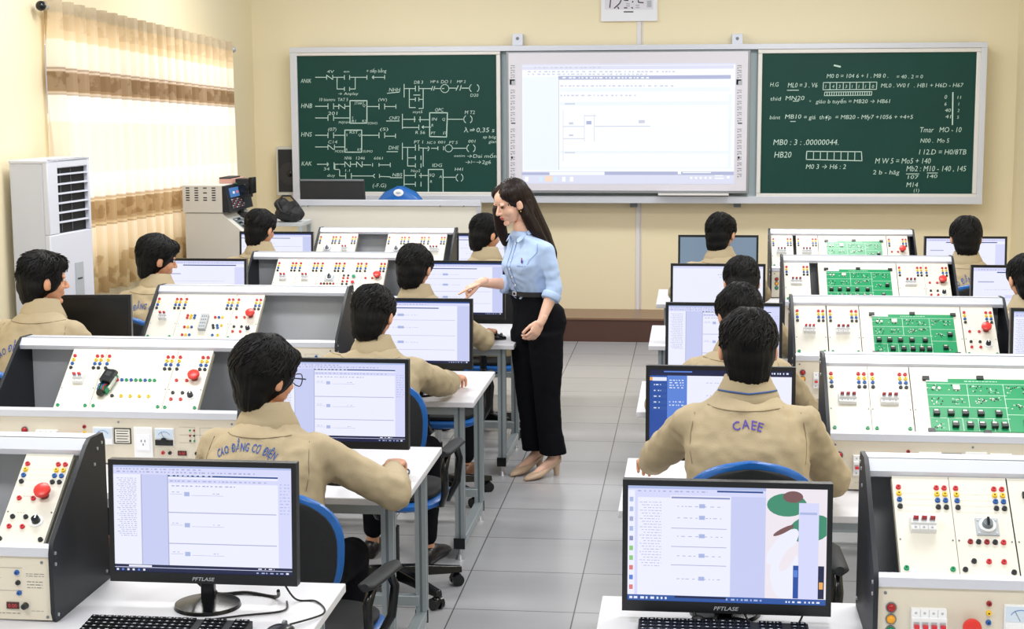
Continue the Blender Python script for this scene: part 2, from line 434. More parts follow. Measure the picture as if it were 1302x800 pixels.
def Lw(mb):
    q = lambda x, y: (360+x/3.636, 40+y/3.636)
    def S(*pts, th=.0062):
        for i in range(0, len(pts)-1): seg(mb, q(*pts[i]), q(*pts[i+1]), th)
    def Tt(s, x, y, h, w=None): txt(mb, s, *q(x, y), h/3.636, w/3.636 if w else None)
    def C(cx, cy, r):
        S(*[(cx+r*math.cos(k*math.pi/7), cy+r*math.sin(k*math.pi/7)) for k in range(15)], th=.0055)
    def con(x, y, h=12): S((x, y-h), (x, y+h)); S((x+26, y-h), (x+26, y+h))
    def coil(x, y, w=36, h=16):
        S((x+8, y-h), (x+1, y-h/2), (x, y), (x+1, y+h/2), (x+8, y+h)); S((x+w-8, y-h), (x+w-1, y-h/2), (x+w, y), (x+w-1, y+h/2), (x+w-8, y+h))
    Tt('AN0K', 82, 238, 20, 48); Tt('4V', 203, 192, 14, 32); Tt('on', 280, 190, 11, 26); Tt('+ tiếp bằng', 385, 190, 16, 92)
    S((150, 212), (202, 212)); S((202, 202), (202, 222)); S((204, 204), (230, 222)); S((230, 202), (230, 222)); S((230, 212), (284, 212)); S((284, 203), (284, 222))
    S((308, 203), (308, 222)); S((308, 212), (388, 212)); S((388, 203), (388, 222)); S((414, 212), (470, 212)); S((470, 203), (470, 220)); S((420, 205), (412, 212), (420, 219))
    S((250, 212), (250, 266), (284, 266)); S((284, 258), (284, 274)); S((308, 258), (308, 274)); S((308, 266), (334, 266), (334, 212))
    Tt('→ Anplay', 255, 294, 13, 92)
    Tt('HNB', 84, 354, 22, 50); Tt('10 bientru', 168, 322, 15, 72); Tt('TAT 5', 252, 322, 15, 48)
    S((150, 346), (208, 346)); con(208, 346); S((234, 346), (258, 346)); S((258, 336), (258, 358)); S((258, 338), (284, 356)); S((286, 336), (286, 358)); S((286, 346), (310, 346))
    S((310, 320), (388, 320), (388, 424), (310, 424), (310, 320), th=.008); Tt('START', 330, 338, 13, 45); Tt('Q', 368, 348, 12); Tt('S', 318, 404, 12); Tt('R1', 318, 420, 12, 18); Tt('R2', 366, 420, 12, 18)
    S((388, 347), (440, 347)); con(444, 347); S((470, 347), (522, 347)); S((522, 338), (522, 356)); Tt('(W)', 440, 322, 14, 40)
    Tt('201', 208, 386, 16, 42); S((150, 400), (208, 400)); con(208, 400); S((234, 400), (310, 400)); Tt('MẠNH', 258, 426, 12, 48); Tt('SOHO', 392, 430, 12, 44)
    Tt('HNS', 84, 486, 22, 48); Tt('(07)', 208, 460, 16, 38); S((150, 480), (208, 480)); con(208, 480); S((234, 480), (286, 480))
    S((286, 456), (364, 456), (364, 558), (286, 558), (286, 456), th=.008); Tt('RST', 308, 472, 13, 38); Tt('Q', 348, 484, 12); Tt('S', 292, 484, 12); Tt('R', 290, 552, 12); Tt('RT', 344, 552, 12, 18)
    S((364, 480), (440, 480)); con(444, 480); S((470, 484), (520, 484)); S((520, 474), (520, 492)); Tt('(S)', 448, 458, 14, 38)
    Tt('C14', 208, 518, 15, 42); S((150, 534), (208, 534)); S((208, 524), (208, 546)); S((208, 524), (234, 546)); S((238, 524), (238, 546)); S((238, 534), (286, 534)); Tt('MODE1', 240, 560, 12, 44); Tt('SUMO', 370, 560, 12, 44)
    Tt('KAK', 86, 620, 20, 46); S((158, 614), (208, 614)); S((204, 606), (210, 614), (204, 622)); S((236, 606), (236, 636)); S((236, 614), (284, 614))
    Tt('NN6', 284, 592, 15, 32); Tt('1246', 338, 592, 14, 40); Tt('6061', 420, 592, 13, 40)
    S((286, 602), (286, 626)); S((288, 604), (310, 626)); S((312, 602), (312, 626)); S((312, 614), (340, 614)); S((340, 602), (340, 626)); S((342, 604), (364, 626)); S((366, 602), (366, 626)); S((366, 617), (406, 617)); S((414, 610), (414, 624)); S((444, 610), (444, 624)); S((444, 617), (496, 617)); S((496, 608), (496, 626))
    S((240, 614), (240, 638), (262, 638), (262, 614)); S((262, 614), (262, 668), (288, 668)); con(290, 668); S((316, 668), (416, 668)); S((424, 660), (416, 668), (424, 676)); S((446, 660), (446, 676)); S((446, 670), (496, 672))
    Tt('1.1', 288, 648, 12, 20); Tt('34', 188, 642, 14, 26); Tt('duy', 204, 672, 14, 36); Tt('(-F.G)', 414, 720, 18, 62)
    # right half
    Tt('NHH', 490, 278, 18, 50); S((482, 286), (538, 280)); S((560, 244), (560, 304)); S((560, 264), (612, 264)); S((612, 252), (612, 276)); S((628, 252), (628, 276)); S((628, 264), (690, 264)); Tt('DB 3', 606, 242, 15, 40); Tt('HP 6', 682, 238, 13, 36); Tt('DO 1', 730, 240, 16, 46); Tt('MP 2', 804, 238, 13, 40)
    S((584, 264), (584, 352), (612, 352)); S((584, 314), (612, 314)); S((612, 306), (612, 322)); S((628, 306), (628, 322)); S((628, 314), (648, 314)); S((648, 264), (648, 356), (628, 356)); S((604, 294), (634, 294)); Tt('myt5', 600, 378, 13, 44)
    S((686, 272), (692, 254)); S((696, 272), (702, 254)); S((704, 264), (728, 264)); C(748, 264, 19); S((736, 264), (744, 264)); S((768, 262), (800, 262)); S((800, 272), (810, 250)); S((818, 272), (824, 250)); S((826, 262), (858, 262)); coil(862, 262, 44); Tt('D20', 866, 302, 15, 36)
    Tt('CNF2', 490, 408, 16, 48); S((478, 414), (538, 414)); S((552, 382), (552, 450)); S((556, 406), (612, 406)); con(608, 406); S((628, 408), (678, 408)); S((552, 444), (628, 444)); S((628, 432), (628, 454)); S((642, 442), (684, 442)); S((650, 436), (642, 442), (650, 448)); Tt('OPC', 702, 370, 16, 38)
    S((678, 376), (760, 376), (756, 488), (678, 486), (678, 376), th=.008); Tt('IN', 688, 412, 14, 22); Tt('Q', 736, 412, 13); Tt('R', 686, 440, 13); Tt('PT', 684, 476, 13, 20); Tt('ET', 740, 476, 13, 16); Tt('R 56', 612, 474, 15, 44)
    S((760, 406), (832, 406)); coil(836, 406, 38); Tt('M T2', 840, 382, 17, 46); Tt('λ⇒0,35 s', 836, 466, 22, 140); Tt('sp bóg', 924, 494, 14, 60); Tt('gian', 950, 516, 14, 36)
    Tt('DHE', 488, 546, 18, 46); S((480, 556), (530, 556)); S((552, 516), (552, 592)); S((552, 536), (612, 536)); S((612, 524), (612, 550)); S((628, 524), (628, 550)); S((628, 538), (668, 540)); Tt('PT 1', 606, 518, 15, 40); Tt('NC 0', 666, 520, 13, 38); Tt('001', 716, 518, 13, 32); Tt('PT 5', 768, 520, 14, 38); Tt('001', 856, 514, 14, 32)
    S((576, 536), (576, 622), (612, 622)); S((576, 584), (612, 584)); con(612, 584, 9); con(612, 620, 9); S((648, 538), (648, 624)); S((670, 532), (676, 540), (670, 552)); S((686, 540), (714, 540)); con(716, 540, 8); C(766, 540, 17); S((786, 540), (846, 540)); coil(850, 540, 38); Tt('oatim', 790, 580, 12, 50); Tt('→Dai mốn', 850, 584, 17, 136); Tt('→⊢→2g6', 842, 612, 17, 118)
    Tt('NB5', 506, 670, 16, 44); S((496, 676), (550, 676)); S((560, 640), (560, 740)); S((562, 666), (612, 666)); con(612, 666, 10); S((630, 666), (672, 666)); S((562, 706), (612, 706)); con(612, 706, 10); Tt('Nuy2', 592, 650, 13, 42)
    S((672, 740), (672, 638), (740, 638), (740, 740), th=.0075); Tt('IDG', 690, 626, 16, 44); Tt('SQ', 676, 670, 14, 24); Tt('A', 722, 678, 14); Tt('R', 680, 700, 13); S((740, 674), (796, 674)); coil(800, 676, 32); Tt('H41', 794, 644, 15, 36)
def Rw(mb):
    q = lambda x, y: (940+x/3.478, 40+y/3.478)
    def S(*pts, th=.0058):
        for i in range(0, len(pts)-1): seg(mb, q(*pts[i]), q(*pts[i+1]), th)
    def Tt(s, x, y, h, w=None): txt(mb, s, *q(x, y), h/3.478, w/3.478 if w else None)
    Tt('M0 0 = 104 6 + 1 . M8 0 .', 386, 206, 19, 272); Tt('= 40 . 2 = 0', 694, 208, 17, 116)
    Tt('H.G', 136, 244, 20, 36); Tt('ML0 = 3 . V6', 214, 248, 22, 130); S((212, 260), (262, 260))
    S((372, 226), (608, 224), (606, 256), (370, 258), (372, 226)); 
    for i in range(1, 8): S((372+i*29.3, 226), (371+i*29.3, 257))
    for i, c in enumerate('14331110'): Tt(c, 380+i*29.3, 250, 15)
    S((378, 268), (586, 266), (584, 282), (376, 284), (378, 268))
    for i in range(1, 20): S((378+i*10.4, 268), (377+i*10.4, 283), th=.006)
    Tt('ML0 . W0 f   . HB1 + H6D - H67', 626, 248, 19, 362)
    Tt('thid', 136, 306, 18, 46); Tt('MN20', 204, 304, 20, 82); Tt('=', 308, 314, 12); Tt('giáo b tuyến = MB20 → HB61', 338, 318, 18, 326)
    Tt('bánt', 134, 388, 17, 46); Tt('MB10', 202, 386, 20, 70); Tt('= giá  thợp  = MB20 - Mfy7 +1056 + +4+5', 284, 388, 19, 482); S((238, 308), (262, 308)); S((226, 398), (248, 398))
    Tt('0', 906, 298, 18); Tt('6', 906, 328, 16); Tt('40', 908, 356, 16, 26); Tt('41', 910, 384, 16, 24); S((944, 270), (942, 412), th=.01); Tt('11', 964, 298, 14, 14); Tt('1', 968, 328, 14); Tt('2', 964, 356, 14); Tt('5', 962, 386, 14)
    Tt('Tmar   MO - 10', 796, 446, 24, 184); Tt('N00 .  Mo 5', 800, 492, 20, 126)
    Tt('I 12.D = H0/8TB', 794, 544, 24, 208)
    Tt('MB0 : 3 : .00000044.', 150, 502, 26, 288); Tt('HB20', 154, 558, 28, 74)
    S((298, 530), (540, 532), (542, 572), (296, 566), (298, 530), th=.007)
    for i in range(1, 8): S((298+i*30.4, 530), (297+i*30.4, 568))
    Tt('M0 3 → H6 : 2', 294, 608, 22, 176)
    Tt('M W 5 = Mo5 + 140', 600, 584, 25, 244); Tt('2 b - hãg', 590, 632, 20, 116); Tt('Mb2 : M10 - 140 , 145', 738, 618, 25, 262)
    S((738, 630), (794, 630)); S((830, 626), (876, 626)); Tt('107', 744, 652, 17, 46); Tt('140', 830, 648, 17, 44); Tt('M14', 738, 688, 22, 50); Tt('(1)', 770, 710, 16, 24)
    S((420, 150), (446, 156), th=.014); 
chalkboard(372.5, 66, 637.5, 249.5, 'dark green chalkboard covered with chalk circuit diagrams, left of the bright projection board', Lw)
chalkboard(964, 62.5, 1241, 252, 'dark green chalkboard with chalk equations, right of the bright projection board', Rw)
# steel rail frame that carries all three boards
rail = MB()
a = bp(369, 60.5); b = bp(1248, 259.5)
rail.box((a.x, BY-.03, a.z-.045), (b.x, WY-.05, a.z), 'rail_white')
rail.box((a.x, BY-.03, b.z), (b.x, WY-.05, b.z+.062), 'rail_white')
rail.box((a.x, BY-.025, b.z+.06), (a.x+.06, WY-.05, a.z-.04), 'rail_white')
rail.box((b.x-.05, BY-.025, b.z+.06), (b.x, WY-.05, a.z-.04), 'rail_white')
rail.box((a.x, BY+.035, b.z+.05), (b.x, BY+.05, a.z-.04), 'board_gap')
for px in (656, 938):                                      # wall brackets
    c = bp(px, 50); rail.box((c.x-.045, WY-.10, c.z-.05), (c.x+.045, WY, c.z+.05), 'rail_white'); rail.cyl((c.x, WY-.104, c.z+.01), (c.x, WY-.1, c.z+.01), .014, 'alu_dark')
for px in (656, 805, 938):
    c = bp(px, 262); rail.box((c.x-.03, WY-.10, c.z-.02), (c.x+.03, WY, c.z+.05), 'alu_dark')
tag(rail.build('board_rail', bevel=.004), 'long white steel rail frame fixed to the yellow wall carrying the three boards', 'board rail')

def iwb():
    a = bp(644.5, 66); b = bp(951.5, 245.5); Yf = BY-.07
    root = empty('projection_board', (0, 0, 0), 0, 'large white interactive board lit with a projected computer window, between the two chalkboards', 'projection board')
    x0, x1, z1, z0 = a.x, b.x, a.z, b.z
    f = MB(); f.box((x0, Yf, z0), (x1, BY+.0, z1), 'iwb_edge'); f.box((x0+.02, Yf-.006, z0+.02), (x1-.02, Yf+.004, z1-.012), 'iwb_frame')
    f.build('board_frame', root, bevel=.012)
    q = lambda x, y: bp(630+x/3.636, 40+y/3.636, Yf-.008)
    em('proj_white', (250, 253, 255), 1.0); em('proj_pane', (240, 247, 254), 1); em('proj_lav', (222, 224, 244), 1); em('proj_bar', (178, 184, 216), 1); em('proj_line', (205, 210, 228), 1); em('proj_orange', (248, 222, 200), 1); em('proj_cyan', (214, 236, 250), 1); em('proj_tick', (168, 172, 196), 1)  # projector light on the board, put in as glowing colours
    s = MB()
    def rc(x0, y0, x1, y1, m, k=0):
        a_, b_ = q(x0, y0), q(x1, y1); dy = -.0008*k
        s.add([(a_.x, a_.y+dy, b_.z), (b_.x, a_.y+dy, b_.z), (b_.x, a_.y+dy, a_.z), (a_.x, a_.y+dy, a_.z)], [(0, 1, 2, 3)], m)
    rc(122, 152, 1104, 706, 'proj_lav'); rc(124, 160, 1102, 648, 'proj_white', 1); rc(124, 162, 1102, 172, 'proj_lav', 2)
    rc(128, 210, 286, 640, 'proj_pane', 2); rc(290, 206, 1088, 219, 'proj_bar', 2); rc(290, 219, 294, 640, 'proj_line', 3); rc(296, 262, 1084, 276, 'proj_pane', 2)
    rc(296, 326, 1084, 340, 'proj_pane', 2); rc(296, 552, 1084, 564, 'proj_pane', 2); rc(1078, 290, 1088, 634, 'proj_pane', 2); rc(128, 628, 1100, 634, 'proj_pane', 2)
    random.seed(3)
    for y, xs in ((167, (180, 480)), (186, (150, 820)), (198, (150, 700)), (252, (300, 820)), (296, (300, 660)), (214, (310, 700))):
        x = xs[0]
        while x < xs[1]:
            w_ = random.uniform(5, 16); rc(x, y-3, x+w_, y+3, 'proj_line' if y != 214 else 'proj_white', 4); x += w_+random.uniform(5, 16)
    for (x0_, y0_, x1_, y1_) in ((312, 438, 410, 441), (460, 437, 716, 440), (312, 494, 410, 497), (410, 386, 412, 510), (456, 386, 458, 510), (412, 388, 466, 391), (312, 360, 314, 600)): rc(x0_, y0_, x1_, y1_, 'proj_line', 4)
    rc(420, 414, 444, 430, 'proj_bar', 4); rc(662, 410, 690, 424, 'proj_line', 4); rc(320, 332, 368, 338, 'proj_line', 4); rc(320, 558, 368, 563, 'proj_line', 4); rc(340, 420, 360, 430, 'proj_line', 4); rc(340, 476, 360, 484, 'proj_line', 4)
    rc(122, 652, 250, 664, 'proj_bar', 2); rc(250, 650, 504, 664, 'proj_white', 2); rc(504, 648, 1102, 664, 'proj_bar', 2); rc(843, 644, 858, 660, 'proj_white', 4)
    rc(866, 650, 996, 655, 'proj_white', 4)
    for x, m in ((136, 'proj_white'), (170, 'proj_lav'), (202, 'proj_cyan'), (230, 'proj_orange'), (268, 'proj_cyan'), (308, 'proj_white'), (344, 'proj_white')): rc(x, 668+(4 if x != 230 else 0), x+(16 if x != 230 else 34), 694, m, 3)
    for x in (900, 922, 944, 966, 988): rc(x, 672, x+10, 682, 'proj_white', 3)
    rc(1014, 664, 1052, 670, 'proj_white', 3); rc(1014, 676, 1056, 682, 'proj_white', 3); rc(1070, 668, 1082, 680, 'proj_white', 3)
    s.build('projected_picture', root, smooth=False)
    for side, xs in (('l', 66), ('r', 1114)):
        g = MB()
        def rr(x0, y0, x1, y1, m):
            a_, b_ = q(x0, y0), q(x1, y1); g.box((a_.x, a_.y-.001, b_.z), (b_.x, a_.y+.006, a_.z), m)
        rr(xs+2, 222, xs+26, 248, 'grey_plastic'); rr(xs, 222, xs+8, 246, 'ink'); rr(xs, 222, xs+22, 228, 'ink'); rr(xs+6, 422, xs+26, 427, 'ink')
        for y in list(range(156, 215, 22))+list(range(270, 415, 26))+list(range(450, 680, 26)):
            rr(xs+4, y, xs+24, y+3, 'iwb_edge'); rr(xs+4, y+10, xs+10, y+16, 'iwb_edge'); rr(xs+14, y+9, xs+24, y+12, 'iwb_edge')
        rr(xs+6, 578, xs+14, 588, 'ink')
        g.build('tool_strip', root, smooth=False)
    t = MB(); a_, b_ = q(752, 748), q(1078, 758); t.box((a_.x, Yf-.05, b_.z), (b_.x, Yf, a_.z), 'board_frame'); t.build('pen_tray', root, bevel=.003)
iwb()

# paper chart above the boards, and the loudspeaker on the wall
a = bp(764.5, -30, WY-.03); b = bp(835.5, 26.5, WY-.03)
c = MB(); c.box((a.x, WY-.035, b.z), (b.x, WY-.0, a.z), 'paper')
def ck(x0, y0, x1, y1, m='ink'):
    p = bp(750+x0/13.02, y0/13.02, WY-.035); q_ = bp(750+x1/13.02, y1/13.02, WY-.035); d_ = q_-p; n_ = Vector((-d_.z, 0, d_.x)).normalized()*.005
    yy = Vector((0, -.0012, 0)); c.add([p-n_+yy, q_-n_+yy, q_+n_+yy, p+n_+yy], [(0, 1, 2, 3)], m)
c.add([(p.x, p.y-.0006, p.z) for p in (bp(769, 12, WY-.035), bp(830.5, 12, WY-.035), bp(830.5, -20, WY-.035), bp(769, -20, WY-.035))], [(0, 1, 2, 3)], 'iwb_frame')
for k in ((350, -60, 330, 130), (520, 0, 490, 60), (490, 60, 400, 140), (560, 0, 640, 8), (800, 0, 805, 40), (805, 40, 890, 45), (690, 120, 712, 140), (565, 130, 620, 130), (460, 110, 480, 150), (560, 196, 720, 196), (700, 40, 720, 20)): ck(*k)
for y in range(20, 130, 22): ck(945, y, 1020, y, 'grey_plastic')
for y in (60, 95): ck(600, y, 660, y+6, 'grey_plastic'); ck(760, y+30, 820, y+28, 'grey_plastic')
tag(c.build('wall_chart', smooth=False), 'white printed paper chart on the wall above the projection board', 'wall chart')

s = empty('wall_speaker', (-3.57, WY-.16, 1.18), 0, 'black framed loudspeaker on the wall at the left end of the chalkboards', 'speaker')
a = bp(350, 187, WY-.16); b = bp(392, 249, WY-.16); T = Matrix.Translation(-s.location)
k = MB(T); k.box((a.x, WY-.15, b.z), (b.x-.02, WY, a.z), 'console_grey'); k.build('cabinet', s, bevel=.006)
k = MB(T); k.box((a.x+.022, WY-.158, b.z+.035), (b.x-.03, WY-.149, a.z-.022), 'black_matt'); k.build('grille', s)
k = MB(T); cx, cz = a.x+.125, (a.z+b.z)/2-.02
for r_, y in ((.10, .160), (.085, .163)): k.cyl((cx, WY-y, cz), (cx, WY-.15, cz), r_, 'speaker_cone', n=28)
k.ell((cx, WY-.16, cz), (.03, .012, .03), 'black_gloss'); k.build('speaker_cone', s)
# ================================================================== FURNITURE
DZ = 0.75
ROWS_L = [(3.60, 4.40), (5.36, 6.18), (7.10, 7.90), (8.74, 9.54), (10.44, 11.24)]
ROWS_R = [(3.59, 4.36), (5.28, 6.06), (6.95, 7.70), (8.78, 9.55), (10.50, 11.29)]
ORD = ['nearest', 'second', 'third', 'fourth', 'farthest']

def desk(x0, x1, y0, y1, label, group):
    root = empty('lab_desk', ((x0+x1)/2, (y0+y1)/2, 0), 0, label, 'desk', group)
    T = Matrix.Translation(-root.location)
    t = MB(T).box((x0, y0, DZ-.026), (x1, y1, DZ), 'desk_white'); t.build('desktop', root, bevel=.003)
    rl = MB(T)
    for y in (y0+.06, y1-.06): rl.box((x0+.08, y-.02, DZ-.068), (x1-.08, y+.02, DZ-.026), 'alu_post')
    rl.box((x0+.08, y1-.11, .13), (x1-.08, y1-.07, .17), 'alu_post')
    rl.build('frame_rail', root, bevel=.002)
    xs = [x0+.075, x1-.075]
    if x1-x0 > 2: xs.insert(1, (x0+x1)/2)
    for x in xs:
        for y in (y0+.07, y1-.07):
            p = MB(T)                                       # slotted aluminium extrusion
            p.box((x-.022, y-.022, .09), (x+.022, y+.022, DZ-.026), 'alu_post')
            for sx in (-1, 1):
                p.box((x+sx*.0222-.0006, y-.005, .10), (x+sx*.0222+.0006, y+.005, DZ-.03), 'alu_dark')
                p.box((x-.005, y+sx*.0222-.0006, .10), (x+.005, y+sx*.0222+.0006, DZ-.03), 'alu_dark')
            p.build('leg', root, smooth=False)
        p = MB(T).box((x-.022, y0+.03, .06), (x+.022, y1-.03, .10), 'alu_post'); p.build('foot_rail', root, bevel=.003)
        for y in (y0+.055, y1-.055):
            p = MB(T); p.cyl((x, y, .022), (x, y, .062), .009, 'alu', n=10); p.cyl((x, y, 0), (x, y, .022), .022, 'alu', .014, n=14)
            p.box((x-.026, y-.03, .055), (x+.026, y-.022, .105), 'black_gloss'); p.build('levelling_foot', root)
    return root

for i, (a, b) in enumerate(ROWS_L):
    desk(-3.30, -.985, a, b, f'long white topped aluminium workbench, {ORD[i]} of the five rows on the left of the aisle', None)
for i, (a, b) in enumerate(ROWS_R):
    desk(-.245, 2.20, a, b, f'long white topped aluminium workbench, {ORD[i]} of the five rows on the right of the aisle', None)

# ------------------------------------------------------------------ training consoles
def mesh_of(mb, name):
    o = mb.build(name); me = o.data; bpy.data.objects.remove(o); me.name = name; return me
SOCK = {}
for c in ('red', 'yellow', 'blue', 'black', 'green', 'darkred'):
    mb = MB(); mb.cyl((0, 0, 0), (0, 0, .006), .0072, 's_'+c, .0062, n=12); mb.cyl((0, 0, .0061), (0, 0, .0063), .0024, 'hole', n=8)
    SOCK[c] = mesh_of(mb, c+'_socket')
ES = MB(); ES.cyl((0, 0, 0), (0, 0, .016), .0125, 'estop_collar', n=20); ES.cyl((0, 0, .014), (0, 0, .022), .015, 'estop_red', .023, n=28); ES.cyl((0, 0, .022), (0, 0, .031), .023, 'estop_red', .0225, n=28); ES.cyl((0, 0, .031), (0, 0, .034), .0225, 'estop_red', .017, n=28)
ESM = mesh_of(ES, 'emergency_stop')
KN = MB(); KN.cyl((0, 0, 0), (0, 0, .003), .019, 'white_plastic', n=28); KN.cyl((0, 0, .003), (0, 0, .016), .012, 'black_gloss', .0105, n=20); KN.box((-.002, .000, .003), (.002, .016, .0175), 'white_plastic')
KNM = mesh_of(KN, 'knob')
def breaker_mesh(wd, h, levers, lc, name='circuit_breaker', top='white_plastic'):
    b = MB(); n = levers
    b.box((-wd/2, -h/2, 0), (wd/2, h/2, .018), top); b.box((-wd/2, -h*.22, .018), (wd/2, h*.22, .028), top)
    for k in range(n):
        x = -wd/2+wd*(k+.5)/n
        b.box((x-wd/n*.32, -h*.12, .028), (x+wd/n*.32, h*.10, .033), 'grey_plastic')
        b.box((x-wd/n*.30, -h*.10, .032), (x+wd/n*.30, h*.02, .043), lc)
        for q in (-.37, .37): b.cyl((x, h*q, .018), (x, h*q, .0184), wd/n*.16, 'grey_plastic', n=10)
        if k: b.box((-wd/2+wd*k/n-.0006, -h/2, .0178), (-wd/2+wd*k/n+.0006, h/2, .0184), 'grey_plastic')
    return mesh_of(b, name)
BRK = {'red': breaker_mesh(.052, .042, 3, 's_red'), 'dark': breaker_mesh(.062, .046, 3, 's_darkred'), 'one': breaker_mesh(.04, .044, 2, 's_red'), 'four': breaker_mesh(.085, .07, 4, 's_red')}
CR = MB(); CR.box((-.028, -.026, 0), (.028, .026, .004), 'grey_plastic'); CR.cyl((0, .002, .004), (0, .002, .010), .021, 'white_plastic', n=24); CR.cyl((0, .002, .010), (0, .002, .022), .014, 'alu_dark', .012, n=20); CR.box((-.003, -.008, .022), (.003, .012, .03), 'black_gloss')
for sx in (-1, 1):
    for sy in (-1, 1): CR.cyl((sx*.022, sy*.02, .004), (sx*.022, sy*.02, .006), .003, 'alu', n=8)
CRM = mesh_of(CR, 'rotary_switch')
def button_mesh(c):
    b = MB(); b.cyl((0, 0, 0), (0, 0, .006), .0135, 'alu', n=20); b.cyl((0, 0, .006), (0, 0, .012), .0105, c, n=20); return mesh_of(b, 'push_button')
BTN = {c: button_mesh('s_'+c) for c in ('red', 'green', 'yellow')}
def lamp_mesh(c):
    b = MB(); b.cyl((0, 0, 0), (0, 0, .004), .0135, 'alu_dark', n=20); b.ell((0, 0, .004), (.011, .011, .009), 'lamp_'+c, 16, 8); return mesh_of(b, 'indicator_lamp')
LMP = {c: lamp_mesh(c) for c in ('red', 'amber', 'green')}
mb = MB(); mb.box((-.038, -.033, 0), (.038, .033, .010), 'white_plastic'); mb.box((-.035, -.008, .010), (.035, .030, .0115), 'meter_face'); mb.box((-.035, -.030, .010), (.035, -.012, .014), 'white_plastic')
mb.tube([(.026*math.cos(a), -.004+.026*math.sin(a), .0118) for a in [R(30+12*k) for k in range(11)]], .0009, 'blue_line', 4); mb.tube([(0, -.006, .012), (-.014, .02, .012)], .0006, 'ink', 4)
METER = mesh_of(mb, 'panel_meter')
mb = MB(); mb.box((-.036, -.033, 0), (.036, .033, .010), 'white_plastic'); mb.box((-.034, -.006, .010), (.034, .031, .0115), 'meter_face'); mb.box((-.034, -.031, .010), (.034, -.010, .016), 'black_gloss'); mb.cyl((0, -.012, .016), (0, -.012, .0185), .012, 'black_gloss', n=18)
mb.tube([(.026*math.cos(a), -.004+.026*math.sin(a), .0118) for a in [R(30+12*k) for k in range(11)]], .0009, 'blue_line', 4); mb.tube([(0, -.006, .012), (-.012, .02, .012)], .0006, 'ink', 4)
METERB = mesh_of(mb, 'panel_meter')
mb = MB(); mb.box((-.036, -.058, 0), (.036, .058, .008), 'white_plastic'); mb.box((-.026, -.030, .008), (.026, .030, .010), 'paper')
for q in ((-.007, .006), (.007, .006), (0, -.008)): mb.box((q[0]-.0015, q[1]-.004, .010), (q[0]+.0015, q[1]+.004, .0104), 'hole')
PLATE = mesh_of(mb, 'socket_plate')
mb = MB(); mb.box((-.033, -.03, 0), (.033, .03, .003), 'black_matt'); mb.box((-.029, -.026, .003), (.029, .026, .0034), 'panel_cream')
for k in range(5): mb.box((-.024, .018-.01*k, .0034), (.024-.004*(k % 2), .021-.01*k, .0037), 'ink')
LABELP = mesh_of(mb, 'rating_plate')
mb = MB(); mb.box((-.017, -.009, 0), (.017, .009, .004), 'display_dark'); put_text(mb, '0.00', (-.012, -.0055, .0043), (1, 0, 0), (0, 1, 0), .011, 'led_red', .024)
DISP = mesh_of(mb, 'digital_display')

